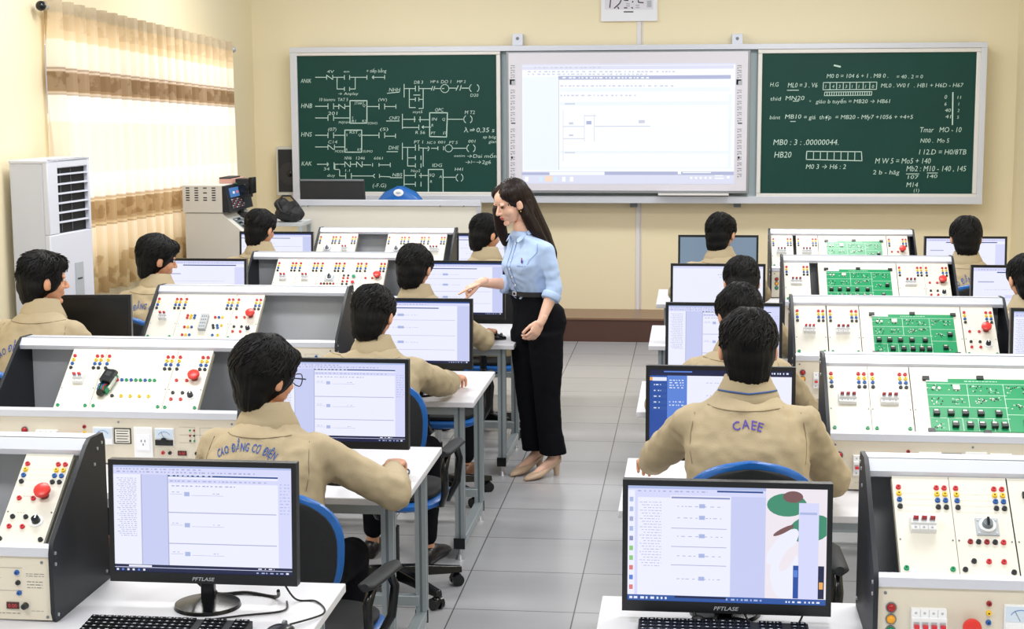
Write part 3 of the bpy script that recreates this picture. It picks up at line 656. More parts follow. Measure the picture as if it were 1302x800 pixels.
def panel_text(mb, x0, x1, v, m='panel_line', th=.0012, dash=True, z=.0024):
    x = x0; random.seed(int(x0*1000)+int(v*1000))
    while x < x1:
        w_ = random.uniform(.004, .012) if dash else x1-x0
        mb.add([(x, v, z), (min(x+w_, x1), v, z), (min(x+w_, x1), v+th, z), (x, v+th, z)], [(0, 1, 2, 3)], m); x += w_+.003
PH = .318
VS = PH/.297
def module(root, kind, x, wd, th):
    """one front plate of the sloping rack; local x across, y up the slope, z out of the plate"""
    o_mb = MB(); o_mb.box((.0008, 0, -.002), (wd-.0008, PH, .002), 'panel_cream')
    for v in (.262, .243, .225, .205):
        if kind != 'pcb': o_mb.add([(.02, v, .0022), (wd-.036, v, .0022), (wd-.036, v+.0008, .0022), (.02, v+.0008, .0022)], [(0, 1, 2, 3)], 'bay_cream')
    panel_text(o_mb, wd*.3, wd*.75, .012)
    for cx in (.006, wd-.006):
        for v in (.118,): o_mb.cyl((cx+.003*(1 if cx < wd/2 else -1), v, .002), (cx, v, .003), .0022, 'alu_dark', n=8)
    subs = []
    def S(c, px, v): subs.append((SOCK[c], px, v))
    R4 = (('red', .262), ('yellow', .243), ('blue', .225), ('black', .205))
    def rows():
        for c, v in R4:
            S(c, .015, v); S(c, wd-.034, v); S(c, wd-.014, v)
    if kind in ('brk_red', 'brk_dark', 'brk_one'):
        rows(); subs.append((BRK[kind[4:]], wd*.46, .150)); S('green', .016, .028); S('green', wd-.016, .028)
        panel_text(o_mb, .02, .045, .02); o_mb.add([(.022, .018, .0023), (.042, .018, .0023), (.042, .030, .0023), (.022, .030, .0023)], [(0, 1, 2, 3)], 'paper')
    elif kind == 'estop':
        rows(); subs.append((ESM, wd*.69, .162))
        for px in (.19, .48): S('red', wd*px, .152)
        for px in (.19, .46): S('black', wd*px, .094); S('red', wd*px, .064)
        subs.append((KNM, wd*.70, .082)); c2 = 'black' if th == 'L1' else 'green'; S(c2, .012, .026); S(c2, wd-.012, .026)
        panel_text(o_mb, wd*.25, wd*.45, .17); panel_text(o_mb, wd*.25, wd*.4, .115)
    elif kind == 'knob':
        rows(); subs.append((CRM, wd*.56, .150))
        for k, c in enumerate(('darkred', 'black', 'darkred', 'black', 'red')): S(c, wd*(.24+.14*k), .107)
        for k, c in enumerate(('black', 'red', 'red')): S(c, wd*(.26+.25*k), .052)
        S('black', .014, .028); S('black', wd-.014, .024)
    elif kind == 'buttons':
        rows()
        for k, (c, v) in enumerate((('green', .160), ('red', .115), ('yellow', .068))):
            subs.append((BTN[c], wd*.66, v))
            for px in (.2, .4): S('black' if k != 1 else 'red', wd*px, v+.010); S('red' if k != 1 else 'black', wd*px, v-.010)
    elif kind == 'plc':
        rows()
        for k, c in enumerate(('red', 'blue', 'green', 'blue', 'green', 'green', 'blue', 'green', 'green')): S(c, wd*.27+k*.0185, .150)
        for k, c in enumerate(('black', 'yellow', 'yellow', 'yellow', 'yellow')): S(c, wd*.27+k*.036, .075)
        S('green', .016, .028); S('green', wd-.016, .028)
        for k in range(9): panel_text(o_mb, wd*.25+k*.0185, wd*.25+k*.0185+.008, .135)
    elif kind == 'relay':
        rows()
        for k, c in enumerate(('red', 'yellow', 'blue')):
            for dx, v in ((0, .16), (.0, .145)): S(c, wd*.17+k*.018, v)
            S(c, wd*.17+k*.018, .088)
            S(c, wd*.17+k*.018, .040)
        for dx, v, c in ((.70, .15, 'red'), (.77, .15, 'blue'), (.84, .15, 'yellow'), (.70, .10, 'black'), (.78, .10, 'blue'), (.86, .10, 'yellow'), (.72, .085, 'black'), (.80, .085, 'blue'), (.74, .04, 'blue'), (.84, .04, 'yellow')): S(c, wd*dx, v)
        S('green', .016, .012); S('green', wd-.016, .012)
        o_mb.box((wd*.45, .07, .002), (wd*.45+.036, .168, .022), 'grey_plastic')
        for a in range(4):
            for b_ in range(3): o_mb.cyl((wd*.45+.008+.01*b_, .085+.022*a, .022), (wd*.45+.008+.01*b_, .085+.022*a, .0225), .003, 'ink', n=8)
        panel_text(o_mb, wd*.6, wd*.9, .17)
    elif kind in ('pcb', 'pcb_glare'):
        bx0, bx1, b0, b1 = .055 if wd > .45 else .045, wd-.035, .022, .262
        W_ = bx1-bx0; Hh = b1-b0
        def q(u, v): return (bx0+u*W_, b0+v*Hh)
        o_mb.box((bx0, b0, .002), (bx1, b1, .006), 'pcb')
        def ln(u0, v0, u1, v1, t_=.0018):
            (a, b_), (c, d) = q(u0, v0), q(u1, v1)
            if abs(a-c) < abs(b_-d): o_mb.add([(a-t_/2, b_, .0063), (a+t_/2, b_, .0063), (a+t_/2, d, .0063), (a-t_/2, d, .0063)], [(0, 1, 2, 3)], 'pcb_line')
            else: o_mb.add([(a, b_-t_/2, .0063), (c, b_-t_/2, .0063), (c, b_+t_/2, .0063), (a, b_+t_/2, .0063)], [(0, 1, 2, 3)], 'pcb_line')
        ln(0, .90, 1, .90); ln(0, .68, .72, .68); ln(0, .45, .72, .45); ln(0, .24, .72, .24); ln(.37, .45, .37, .90); ln(.70, 0, .70, .90); ln(.70, .62, 1, .62); ln(.70, .32, 1, .32)
        ln(.16, 0, .16, .24); ln(.29, 0, .29, .24); ln(.43, 0, .43, .24); ln(.57, 0, .57, .24)
        a, b_ = q(0, .94), q(.20, 1); o_mb.box((a[0], a[1], .006), (b_[0], b_[1], .0066), 'paper')
        panel_text(o_mb, *[q(.35, 0)[0], q(.65, 0)[0]], q(0, .945)[1], 'pcb_line', .003, True, .0064)
        rnd = random.Random(5)
        def pot(u, v):
            x_, y_ = q(u, v); o_mb.box((x_-.011, y_-.008, .006), (x_+.011, y_+.004, .022), 'chip'); o_mb.box((x_-.007, y_+.004, .006), (x_+.007, y_+.016, .014), 'pcb_pad'); o_mb.box((x_-.010, y_+.004, .006), (x_-.0075, y_+.02, .012), 'chip'); o_mb.box((x_+.0075, y_+.004, .006), (x_+.010, y_+.02, .012), 'chip')
        for u in (.06, .19, .32, .46, .62): pot(u, .31)
        for u in (.22, .35, .46, .57, .67-.01): pot(u, .09)
        for u, v in ((.86, .13), (.93, .46)): pot(u, v)
        for (u, v, n_) in ((.05, .82, 7), (.25, .82, 6), (.45, .80, 9), (.60, .80, 8), (.78, .80, 9), (.92, .78, 9), (.08, .56, 9), (.26, .56, 10), (.48, .56, 14), (.60, .58, 10), (.80, .48, 10), (.08, .12, 8), (.92, .16, 5)):
            for k in range(n_):
                x_, y_ = q(u+rnd.uniform(-.05, .05), v+rnd.uniform(-.07, .06)); o_mb.cyl((x_, y_, .006), (x_, y_, .0085), .0024, 'pcb_pad' if k % 2 else 'chip', n=7)
                if k % 3 == 0: o_mb.add([(x_, y_-.0006, .0063), (x_+.012, y_-.0006, .0063), (x_+.012, y_+.0006, .0063), (x_, y_+.0006, .0063)], [(0, 1, 2, 3)], 'pcb_line')
        for u in (.06, .11): x_, y_ = q(u, .80); o_mb.cyl((x_, y_, .006), (x_, y_, .012), .006, 'pcb_pad', n=12)
        x_, y_ = q(.27, .82); o_mb.box((x_-.012, y_-.010, .006), (x_+.012, y_+.010, .012), 'pcb_pad')
        for u, v in ((0, 1), (.5, 1.02), (1, 1), (0, 0), (.5, -.02), (1, 0)):
            x_, y_ = q(u, v); o_mb.box((x_-.012, y_-.008, .002), (x_+.012, y_+.008, .011), 'chip')
    o = o_mb.build('module_panel', root, smooth=True)
    o.location = (x, .012, .198); o.rotation_euler = (R(39), 0, 0)
    for me, px, v in subs: inst(me, o, (px, v*VS, .002))
    return o

def trainer(x0, y0, mods, label, dx=0.0, tag_='', wd=.975):
    root = empty('training_console', (x0, y0, DZ), 0, label, 'console')
    Wt = wd; t = .012
    prof = [(0, .004), (-.010, .03), (-.010, .19), (.0, .222), (.262, .425), (.292, .440), (.385, .436), (.40, .41), (.40, 0), (.02, 0)]
    for xa, sx in ((0, -1), (Wt-t, 1)):
        m = MB(); m.prism(prof, xa, xa+t, 'side_black')
        for y, z in ((.006, .19), (.006, .16), (.01, .02), (.37, .41), (.335, .40), (.31, .36), (.37, .03)): 
            xx = xa if sx < 0 else xa+t; m.cyl((xx-sx*.001, y, z), (xx+sx*.003, y, z), .005, 'alu', n=10)
        m.build('side_panel', root)
    m = MB(); m.prism([(.262, .396), (.258, .412), (.286, .437), (.385, .433), (.385, .42), (.296, .424), (.275, .398)], t, Wt-t, 'rail_white')
    m.box((t, .300, .4365), (Wt-t, .304, .438), 'alu_dark'); m.build('top_rail', root, ang=20)
    m = MB(); m.prism([(-.006, .182), (-.006, .206), (.008, .215), (.03, .202), (.02, .182)], t, Wt-t, 'rail_white'); m.build('middle_rail', root, ang=20)
    m = MB(); m.box((t, .378, .01), (Wt-t, .386, .425), 'bay_grey'); m.box((t, .02, .012), (Wt-t, .378, .02), 'bay_grey'); m.build('back_panel', root, smooth=False)
    # lower front plate with its instruments
    fp = MB(); fp.box((t, 0, .006), (Wt-t, .006, .184), 'panel_front')
    for x in (.03, .5, Wt-.035):
        fp.cyl((x, -.002, .165), (x, 0, .165), .004, 'alu_dark', n=8)
    fp.cyl((Wt-.025, -.002, .015), (Wt-.025, 0, .015), .004, 'alu_dark', n=8)
    def fl(x0_, x1_, z, th=.0012, m_='panel_line'):
        x = x0_; rnd = random.Random(int(z*1e4)+int(x0_*1e3))
        while x < x1_:
            w_ = rnd.uniform(.004, .014); fp.add([(x, -.0006, z), (min(x+w_, x1_), -.0006, z), (min(x+w_, x1_), -.0006, z+th), (x, -.0006, z+th)], [(0, 1, 2, 3)], m_); x += w_+.003
    for z in (.110, .102, .094): fl(Wt-.078, Wt-.035, z, .002, 'alu_dark')
    for z in (.132, .126): fl(Wt-.08, Wt-.03, z, .0015, 'alu_dark')
    fl(Wt-.18, Wt-.10, .022, .002); fl(.10+dx, .18+dx, .03); fl(.5, .6, .025); fl(Wt-.07, Wt-.035, .03)
    for (xa, za, xb, zb) in ((Wt-.16, .148, Wt-.09, .149), (Wt-.16, .085, Wt-.16+.001, .148), (Wt-.16, .085, Wt-.09, .086), (Wt-.24, .15, Wt-.18, .151), (Wt-.24, .09, Wt-.18, .091), (Wt-.18, .09, Wt-.179, .151), (Wt-.24, .12, Wt-.15, .121)):
        fp.add([(xa, -.0005, za), (xb, -.0005, za), (xb, -.0005, zb), (xa, -.0005, zb)], [(0, 1, 2, 3)], 'panel_line')
    f = fp.build('front_panel', root, smooth=False)
    def put(me, x, z):
        o = inst(me, f, (x, 0, z)); o.rotation_euler = (R(90), 0, 0)
    for k, c in enumerate(('red', 'amber', 'green')): put(LMP[c], .045+dx, .128-.030*k)
    put(BRK['four'], .135+dx, .095); put(ESM, .238+dx, .09)
    for k, c in enumerate(('darkred', 'yellow', 'blue')): put(SOCK[c], .281+dx, .145-.024*k)
    put(METER, .355+dx, .112); put(LABELP, .43+dx, .112); put(PLATE, .512+dx, .090); put(METERB, .595+dx, .112)
    put(SOCK['red'], .585+dx, .050); put(SOCK['black'], .612+dx, .050); put(DISP, .66+dx, .05); put(DISP, Wt-.12, .045)
    put(KNM if False else SOCK['black'], .715+dx, .05); put(SOCK['blue'], Wt-.105, .136); put(SOCK['black'], Wt-.103, .108); put(SOCK['blue'], Wt-.101, .080)
    kb = inst(SOCK['black'], f, (Wt-.085, 0, .045)); kb.rotation_euler = (R(90), 0, 0); kb.scale = (1.3, 1.3, 2.4)
    for k in range(3):
        for j in range(2):
            s_ = inst(SOCK[('green', 'darkred', 'black')[(k+j) % 3]], f, (.735+dx*.5+.016*j, 0, .138-.02*k)); s_.rotation_euler = (R(90), 0, 0); s_.scale = (.55, .55, .6)
    for kind, x, w_ in mods: module(root, kind, x, w_, tag_)
    # cream closing strip at open bays
    xs = sorted((x, x+w_) for k, x, w_ in mods)
    ed = []
    for (a, b_) in xs:
        for e in (a, b_):
            if any(abs(e-k) < .006 for k in ed): continue
            ed.append(e); cs = MB()
            cs.prism([(.014, .194), (.258, .392), (.268, .380), (.024, .182)], e-.0008, e+.0008, 'bay_cream')
            cs.build('bay_divider', root, smooth=False)
    return root
q_ = .145
trainer(-2.655, 3.985, [('brk_red', .14, .14), ('relay', .28, .27), ('estop', .80, .138)], 'training console at the left picture edge, with a red stop button, nearest on the left', .085, 'L1')
trainer(-2.655, 5.77, [('brk_one', .235, .14), ('plc', .375, .285), ('estop', .66, .14)], 'training console with a dark gadget on its middle plate, second bench on the left', .085)
trainer(-2.665, 7.47, [('brk_one', .012, .140), ('relay', .152, .265), ('estop', .417, .14)], 'training console with a wide empty bay on its right, third bench on the left', .085)
trainer(-2.64, 9.13, [('brk_one', .165, .132), ('brk_one', .297, .132), ('knob', .429, .132), ('buttons', .561, .132), ('estop', .693, .140)], 'training console with five adjoining plates and an empty left bay, fourth bench on the left', .085)
trainer(-2.63, 10.83, [('knob', .012, .138), ('brk_one', .15, .138), ('knob', .50, .138), ('estop', .638, .14), ('brk_dark', .778, .14)], 'training console with an empty bay in its middle, farthest bench on the left', .085)
trainer(.450, 3.94, [('brk_dark', .068, .145), ('knob', .213, .145), ('pcb', .36, .45), ('estop', .815, .145)], 'training console with a dark gap at its left end, nearest bench on the right', 0)
trainer(.468, 5.62, [('brk_dark', .014, .146), ('brk_dark', .160, .146), ('pcb', .308, .47), ('estop', .78, .146)], 'training console with two grey breakers left of its green board, second on the right', 0)
trainer(.448, 7.28, [('brk_red', .014, .146), ('brk_dark', .164, .146), ('pcb', .312, .455), ('estop', .769, .146)], 'training console with a red breaker left of its green board, third on the right', 0)
trainer(.500, 9.13, [('brk_dark', .014, .146), ('pcb', .208, .44), ('brk_dark', .65, .15), ('estop', .80, .14)], 'training console with a black gap left of its green board, fourth on the right', 0)
trainer(.506, 10.87, [('brk_dark', .014, .146), ('brk_dark', .182, .146), ('pcb', .33, .455), ('estop', .787, .14)], 'training console with a green circuit board on the farthest bench on the right', 0)

# gadget lying on the sloping plate of the second left console
g = MB(); Mg = Matrix.Translation((-2.655+.375+.035, 5.77+.012, DZ+.198)) @ Matrix.Rotation(R(39), 4, 'X') @ Matrix.Translation((.012, .135, .013)) @ Matrix.Rotation(R(-14), 4, 'Z')
g = MB(Mg); g.box((-.021, -.045, -.009), (.021, .045, .008), 'pcb'); g.box((-.023, -.01, .008), (.020, .048, .028), 'black_gloss'); g.box((-.012, .014, .028), (.010, .036, .029), 'chip')
for k in range(5): g.tube([(-.016+.008*k, -.012, .012), (-.016+.008*k, -.03, .022+.002*(k % 2)), (-.014+.007*k, -.05, .012)], .0022, ('s_blue', 'chip', 's_blue', 's_red', 'chip')[k], 6)
g.cyl((0, -.05, 0), (0, -.058, .012), .014, 'chip', n=14); g.ell((0, .052, .008), (.02, .01, .012), 'chip')
g.box((.021, -.03, 0), (.027, .03, .014), 'pcb_pad')
tag(g.build('electronic_gadget'), 'small dark gadget with blue wires stuck on the middle plate of the second left console', 'gadget')

# ------------------------------------------------------------------ monitors
em('sc_lav', (214, 216, 250)); em('sc_lav2', (198, 204, 242)); em('sc_white', (236, 238, 255)); em('sc_line', (168, 172, 206)); em('sc_txt', (140, 146, 190))
em('sc_navy', (10, 22, 66)); em('sc_blue', (40, 84, 160)); em('sc_tick', (230, 236, 255)); em('sc_title', (30, 70, 140)); em('sc_bar', (170, 184, 226))
em('sc_blue2', (28, 74, 160)); em('sc_blue3', (88, 130, 216)); em('sc_off', (120, 140, 160)); em('sc_greenp', (60, 140, 110)); em('sc_brownp', (120, 84, 84)); em('sc_pale', (238, 230, 238))
em('sc_orange', (236, 170, 90)); em('sc_icongreen', (140, 200, 120)); em('sc_red', (220, 120, 120)); em('sc_qr', (120, 160, 210))
def screen(mb, w_, h_, x0, z0, y, kind):
    """UI drawn as thin coloured panes of the lit panel; u right, v down, both 0..1"""
    def rc(u0, v0, u1, v1, m, k=1):
        yy = y-.0002*k; xa, xb = x0+u0*w_, x0+u1*w_; za, zb = z0+(1-v1)*h_, z0+(1-v0)*h_
        mb.add([(xa, yy, za), (xb, yy, za), (xb, yy, zb), (xa, yy, zb)], [(0, 1, 2, 3)], m)
    rnd = random.Random(len(kind)*7+3)
    def ticks(u0, u1, v, m='sc_line', hh=.006, k=5, gap=1.0):
        u = u0
        while u < u1:
            a = rnd.uniform(.006, .02); rc(u, v, min(u+a, u1), v+hh, m, k); u += a+rnd.uniform(.006, .018)*gap
    def taskbar(m='sc_navy', hgt=.04):
        rc(0, 1-hgt, 1, 1, m, 3)
        for i in range(6): rc(.01+i*.03, 1-hgt*.75, .022+i*.03, 1-hgt*.3, ('sc_tick', 'sc_blue3', 'sc_tick', 'sc_tick', 'sc_blue3', 'sc_tick')[i], 5)
        ticks(.80, .95, 1-hgt*.62, 'sc_bar', hgt*.28); rc(.965, 1-hgt*.7, .98, 1-hgt*.3, 'sc_tick', 5)
    if kind == 'editor':
        rc(0, 0, 1, 1, 'sc_lav', 0); rc(0, 0, 1, .02, 'sc_bar'); ticks(.02, .5, .03, hh=.01); ticks(.02, .8, .055, hh=.012)
        rc(.0, .085, .155, .93, 'sc_white'); rc(.155, .085, .16, .93, 'sc_line', 2); rc(.16, .085, .31, .93, 'sc_lav2'); rc(.31, .08, .925, .93, 'sc_white'); rc(.305, .08, .31, .93, 'sc_line', 3)
        rc(.31, .085, .925, .10, 'sc_title', 3); ticks(.32, .56, .087, 'sc_tick', .008, 6); rc(.31, .12, .925, .16, 'sc_lav', 3); ticks(.32, .86, .135, hh=.01); ticks(.33, .7, .18, hh=.01)
        rc(.93, .10, 1, .93, 'sc_lav', 2)
        for v in (.43, .72): rc(.31, v, .915, v+.008, 'sc_line', 4)
        for v in (.26, .55, .82):
            rc(.32, v, .39, v+.003, 'sc_line', 5); rc(.40, v-.02, .43, v+.02, 'sc_bar', 5); rc(.44, v+.01, .62, v+.013, 'sc_line', 5); ticks(.33, .38, v-.02, hh=.006); ticks(.56, .60, v-.01)
        for i in range(30): ticks(.02+.01*(i % 3), .13, .12+.0185*i, 'sc_line', .0055, 5, .5)
        for i in range(10): ticks(.935, .99, .15+.03*i, 'sc_bar', .008)
        rc(0, .93, 1, .955, 'sc_navy', 2); rc(.08, .935, .21, .952, 'sc_white', 4); ticks(.81, .90, .938, 'sc_white', .01); taskbar()
    elif kind == 'ladder':
        rc(0, 0, 1, 1, 'sc_lav', 0); rc(0, 0, 1, .025, 'sc_title'); ticks(.05, .6, .045, hh=.01); rc(.0, .07, .88, .95, 'sc_white'); rc(.88, .07, 1, .95, 'sc_lav2', 2)
        rc(0, .10, .7, .115, 'sc_title', 3)
        for v in (.3, .55, .78): rc(.02, v, .86, v+.005, 'sc_line', 4)
        for v in (.22, .42, .66): ticks(.1, .5, v); rc(.3, v-.02, .36, v+.02, 'sc_bar', 5)
        taskbar()
    elif kind == 'qr':
        rc(0, 0, 1, 1, 'sc_white', 0); rc(0, 0, 1, .06, 'sc_lav'); rc(.25, .075, .9, .095, 'sc_title', 3); ticks(.05, .9, .03, hh=.014)
        rc(.88, .12, 1, .94, 'sc_lav', 2); rc(.05, .25, .22, .27, 'sc_line', 4); rc(.34, .5, .54, .56, 'sc_lav', 4); taskbar()
        for v in (.4, .6, .8): ticks(.12, .75, v)
    elif kind == 'plain':
        rc(0, 0, 1, 1, 'sc_white', 0); rc(0, 0, 1, .04, 'sc_lav'); ticks(.5, .62, .15, hh=.012); ticks(.52, .6, .2, hh=.012); taskbar()
    elif kind == 'dark':
        rc(0, 0, 1, 1, 'black_gloss', 0)
    elif kind == 'off':
        rc(0, 0, 1, 1, 'sc_off', 0)
    elif kind == 'blue':
        rc(0, 0, 1, 1, 'sc_white', 0); rc(0, 0, 1, .07, 'sc_navy'); rc(.10, .015, .3, .03, 'sc_blue3', 4); ticks(.86, .98, .02, 'sc_tick', .02)
        rc(0, .07, .125, 1, 'sc_blue2', 2); rc(.125, .07, .265, 1, 'sc_blue3', 2)
        rc(0, .09, .02, .13, 'sc_orange', 5)
        for i in range(6): rc(.02, .09+.07*i, .12, .135+.07*i, 'sc_blue' if i else 'sc_tick', 4); ticks(.03, .08, .105+.07*i, 'sc_tick', .012)
        for v in (.12, .15, .18, .21, .38, .42): ticks(.14, .24, v, 'sc_tick', .012)
        for v in (.15, .3, .5): ticks(.4, .8, v)
        taskbar('sc_blue2')
    elif kind == 'pet':
        rc(0, 0, 1, 1, 'sc_lav', 0); rc(0, 0, .70, .025, 'sc_bar'); rc(.45, .03, .68, .045, 'sc_title', 4); ticks(.05, .4, .04, hh=.01)
        rc(0, .04, .035, .96, 'sc_white', 2)
        for i, c in enumerate(('sc_bar', 'sc_bar', 'sc_line', 'sc_bar', 'sc_txt', 'sc_icongreen', 'sc_icongreen', 'sc_red', 'sc_blue3', 'sc_red')): rc(.008, .10+.085*i, .027, .14+.085*i, c, 4)
        rc(.05, .10, .215, .95, 'sc_white', 2); rc(.215, .08, .52, .95, 'sc_white', 2); rc(.22, .09, .515, .105, 'sc_txt', 4); rc(.52, .08, .695, .95, 'sc_lav2', 2)
        for i in range(24): ticks(.06+.01*(i % 3), .17, .14+.024*i, 'sc_line', .005, 5, .5)
        for v in (.36, .52, .68): rc(.22, v, .50, v+.006, 'sc_line', 4)
        for v in (.17, .27, .43, .6, .8): ticks(.25, .48, v); rc(.36, v-.02, .39, v+.015, 'sc_bar', 5)
        # plain soft picture on the desktop background: pale, green and brown patches
        rc(.695, 0, 1, .95, 'sc_pale', 2)
        def blob(cu, cv, ru, rv, m, k, a=0):
            n = 22; vs = []
            for i in range(n):
                t_ = 2*math.pi*i/n; du, dv = ru*math.cos(t_), rv*math.sin(t_); u_ = cu+du*math.cos(a)-dv*math.sin(a); v_ = cv+du*math.sin(a)+dv*math.cos(a)
                u_ = min(max(u_, .696), .999); v_ = min(max(v_, .005), .945)
                vs.append((x0+u_*w_, y-.0002*k, z0+(1-v_)*h_))
            mb.add(vs, [tuple(range(n))], m)
        blob(.80, .14, .10, .10, 'sc_greenp', 3, .3); blob(.92, .34, .10, .13, 'sc_greenp', 3, .6); blob(.78, .50, .05, .17, 'sc_white', 4, .4); blob(.80, .74, .08, .22, 'sc_white', 4)
        blob(.785, .36, .018, .07, 'sc_brownp', 5, .8); blob(.83, .07, .05, .05, 'sc_brownp', 5); blob(.81, .60, .03, .12, 'sc_pale', 5, .3)
        rc(.86, .12, .96, .95, 'sc_lav', 6); rc(.835, .66, .862, .945, 'sc_blue2', 7); rc(.96, .66, .99, .945, 'sc_navy', 7); rc(.965, .80, .985, .86, 'sc_orange', 8); rc(.838, .7, .858, .76, 'sc_blue3', 8); rc(.865, .2, .95, .22, 'sc_bar', 8)
        rc(0, .95, 1, 1, 'sc_blue', 3); rc(.24, .953, .5, .97, 'sc_navy', 4); ticks(.01, .2, .965, 'sc_tick', .02, 6); ticks(.5, .68, .965, 'sc_bar', .015, 6); ticks(.8, .97, .97, 'sc_tick', .015, 6)
def monitor(x, y, wd, ztop, kind, label, rz=0, tilt=4, logo=False, h=None, boff=0.0):
    root = empty('monitor', (x, y, DZ), rz, label, 'monitor')
    h = h or wd*.645; zt = ztop-DZ; zb = zt-h
    c = MB(Matrix.Translation((0, 0, zb)) @ Matrix.Rotation(R(-tilt), 4, 'X'))
    t = .022
    c.box((-wd/2, 0, 0), (wd/2, .03, h), 'bezel'); c.box((-wd*.33, .03, h*.12), (wd*.33, .05, h*.85), 'bezel')
    bl, bt, bb = wd*.026, wd*.028, wd*.053
    c.box((-wd/2, -.004, 0), (wd/2, 0, bb), 'bezel'); c.box((-wd/2, -.004, h-bt), (wd/2, 0, h), 'bezel'); c.box((-wd/2, -.004, bb), (-wd/2+bl, 0, h-bt), 'bezel'); c.box((wd/2-bl, -.004, bb), (wd/2, 0, h-bt), 'bezel')
    if logo: put_text(c, 'PFTLASE', (-wd*.058, -.0046, bb*.30), X_, Z_, bb*.36, 'grey_plastic', wd*.115, 0.01, .3)
    c.build('monitor_case', root)
    s = MB(Matrix.Translation((0, 0, zb)) @ Matrix.Rotation(R(-tilt), 4, 'X')); screen(s, wd-2*bl, h-bb-bt, -wd/2+bl, bb, -.0008, kind); s.build('screen', root, smooth=False)
    n = MB(); n.box((-wd*.036, .03, .012), (wd*.036, .052, zb+.12), 'black_gloss'); n.build('stand_neck', root, bevel=.003)
    n = MB(); n.cyl((0, .03+boff, 0), (0, .03+boff, .010), wd*.175, 'black_gloss', wd*.17, n=40); n.cyl((0, .03+boff, .010), (0, .03+boff, .018), wd*.165, 'black_gloss', wd*.06, n=40); n.build('stand_base', root)
    return root
monitor(-1.320, 4.13, .524, 1.162, 'editor', 'black monitor on a round stand, nearest on the left beside the picture edge console', logo=True, tilt=3)
monitor(-1.262, 5.58, .505, 1.20, 'editor', 'black monitor in front of the student with glasses, second row on the left')
monitor(-1.262, 7.25, .505, 1.20, 'ladder', 'black monitor beyond the student in the third row, left of the aisle')
monitor(-1.305, 8.88, .51, 1.20, 'ladder', 'black monitor the standing teacher is pointing at, fourth row on the left')
monitor(-1.32, 10.60, .51, 1.20, 'ladder', 'black monitor partly hidden behind the teacher, farthest row on the left')
monitor(.093, 4.16, .549, 1.130, 'pet', 'black monitor with a green and white desktop picture, nearest on the right', logo=True, tilt=3, boff=.05)
monitor(.095, 5.53, .515, 1.20, 'blue', 'black monitor showing a blue sidebar, in front of the student lettered CAEE')
monitor(.135, 7.20, .52, 1.20, 'editor', 'black monitor with a program window, third row on the right of the aisle')
monitor(.13, 8.82, .515, 1.20, 'plain', 'black monitor with a blank white screen, fourth row on the right of the aisle')
monitor(.155, 10.55, .52, 1.20, 'off', 'black monitor with a plain grey blue screen, farthest row on the right of the aisle')
monitor(1.73, 10.55, .52, 1.20, 'qr', 'black monitor with a white window, farthest row by the right wall', rz=R(1))
monitor(1.745, 8.85, .52, 1.20, 'qr', 'black monitor with a white window, fourth row at the right picture edge')
monitor(1.63, 7.12, .52, 1.20, 'editor', 'black monitor mostly cut off by the picture edge, third row on the right')
monitor(-2.89, 7.25, .505, 1.20, 'dark', 'dark switched off monitor below the air conditioner, third row far left', rz=R(8))
monitor(-2.79, 8.90, .505, 1.20, 'qr', 'black monitor behind the third row console, by the student under the curtain')
monitor(-2.82, 10.64, .51, 1.20, 'ladder', 'black monitor below the grey control cabinet, farthest row far left')

# keyboards and mice
def keyboard(x, y, label, z=DZ, rz=0):
    root = empty('keyboard', (x, y, z), rz, label, 'keyboard')
    b = MB(); b.prism([(-.065, .004), (-.065, .012), (.065, .022), (.065, .004), (.065, 0), (-.065, 0)], -.22, .22, 'black_matt'); b.build('keyboard_body', root, bevel=.002)
    kk = MB(); rnd = random.Random(1)
    for r in range(6):
        yy = .052-r*.0205; zz = .0215-r*.0017
        n = 21 if r < 5 else 12
        for k in range(n):
            if k in (14, 18) and r < 5: continue
            ww = .44/n; xx = -.215+ww*k*.98
            kk.box((xx, yy-.0085, zz-.004), (xx+ww*.84, yy+.0085, zz+.005), 'black_gloss')
            kk.box((xx+ww*.25, yy-.002, zz+.005), (xx+ww*.25+ww*rnd.uniform(.15, .4), yy+.003, zz+.0053), 'grey_plastic')
    kk.build('keys', root, smooth=False)
    return root
def mouse(x, y, label, rz=0, z=DZ, group=None):
    rt = empty('computer_mouse', (x, y, z), rz, label, 'mouse', group)
    m = MB(); rings = []
    for j in range(9):
        t = j/8; yy = -.055+.11*t; s = math.sin(math.pi*(.08+.84*t))**.6; hh = .034*math.sin(math.pi*(.15+.72*t))**.8
        rings.append([(.031*s*math.cos(a), yy, max(.001, hh*(.5+.5*math.sin(a)))) for a in [2*math.pi*k/18 for k in range(18)]])
    m.loft(rings, 'black_gloss'); m.build('mouse_shell', rt, ang=60)
    m = MB(); m.cyl((-.004, .028, .030), (.004, .028, .030), .008, 'alu_dark', n=12); m.build('scroll_wheel', rt)
    return rt
keyboard(-1.365, 3.925, 'black keyboard lying before the nearest left monitor')
keyboard(.085, 4.045, 'black keyboard lying before the nearest right monitor')
mouse(-1.06, 3.93, 'black mouse right of the keyboard on the nearest left bench', R(-20))
mouse(-1.105, 8.93, 'black mouse on the fourth bench beside the teacher', R(-80))
mouse(-1.10, 5.68, 'black mouse lying before the second left monitor under the hand of the student with glasses', R(10))
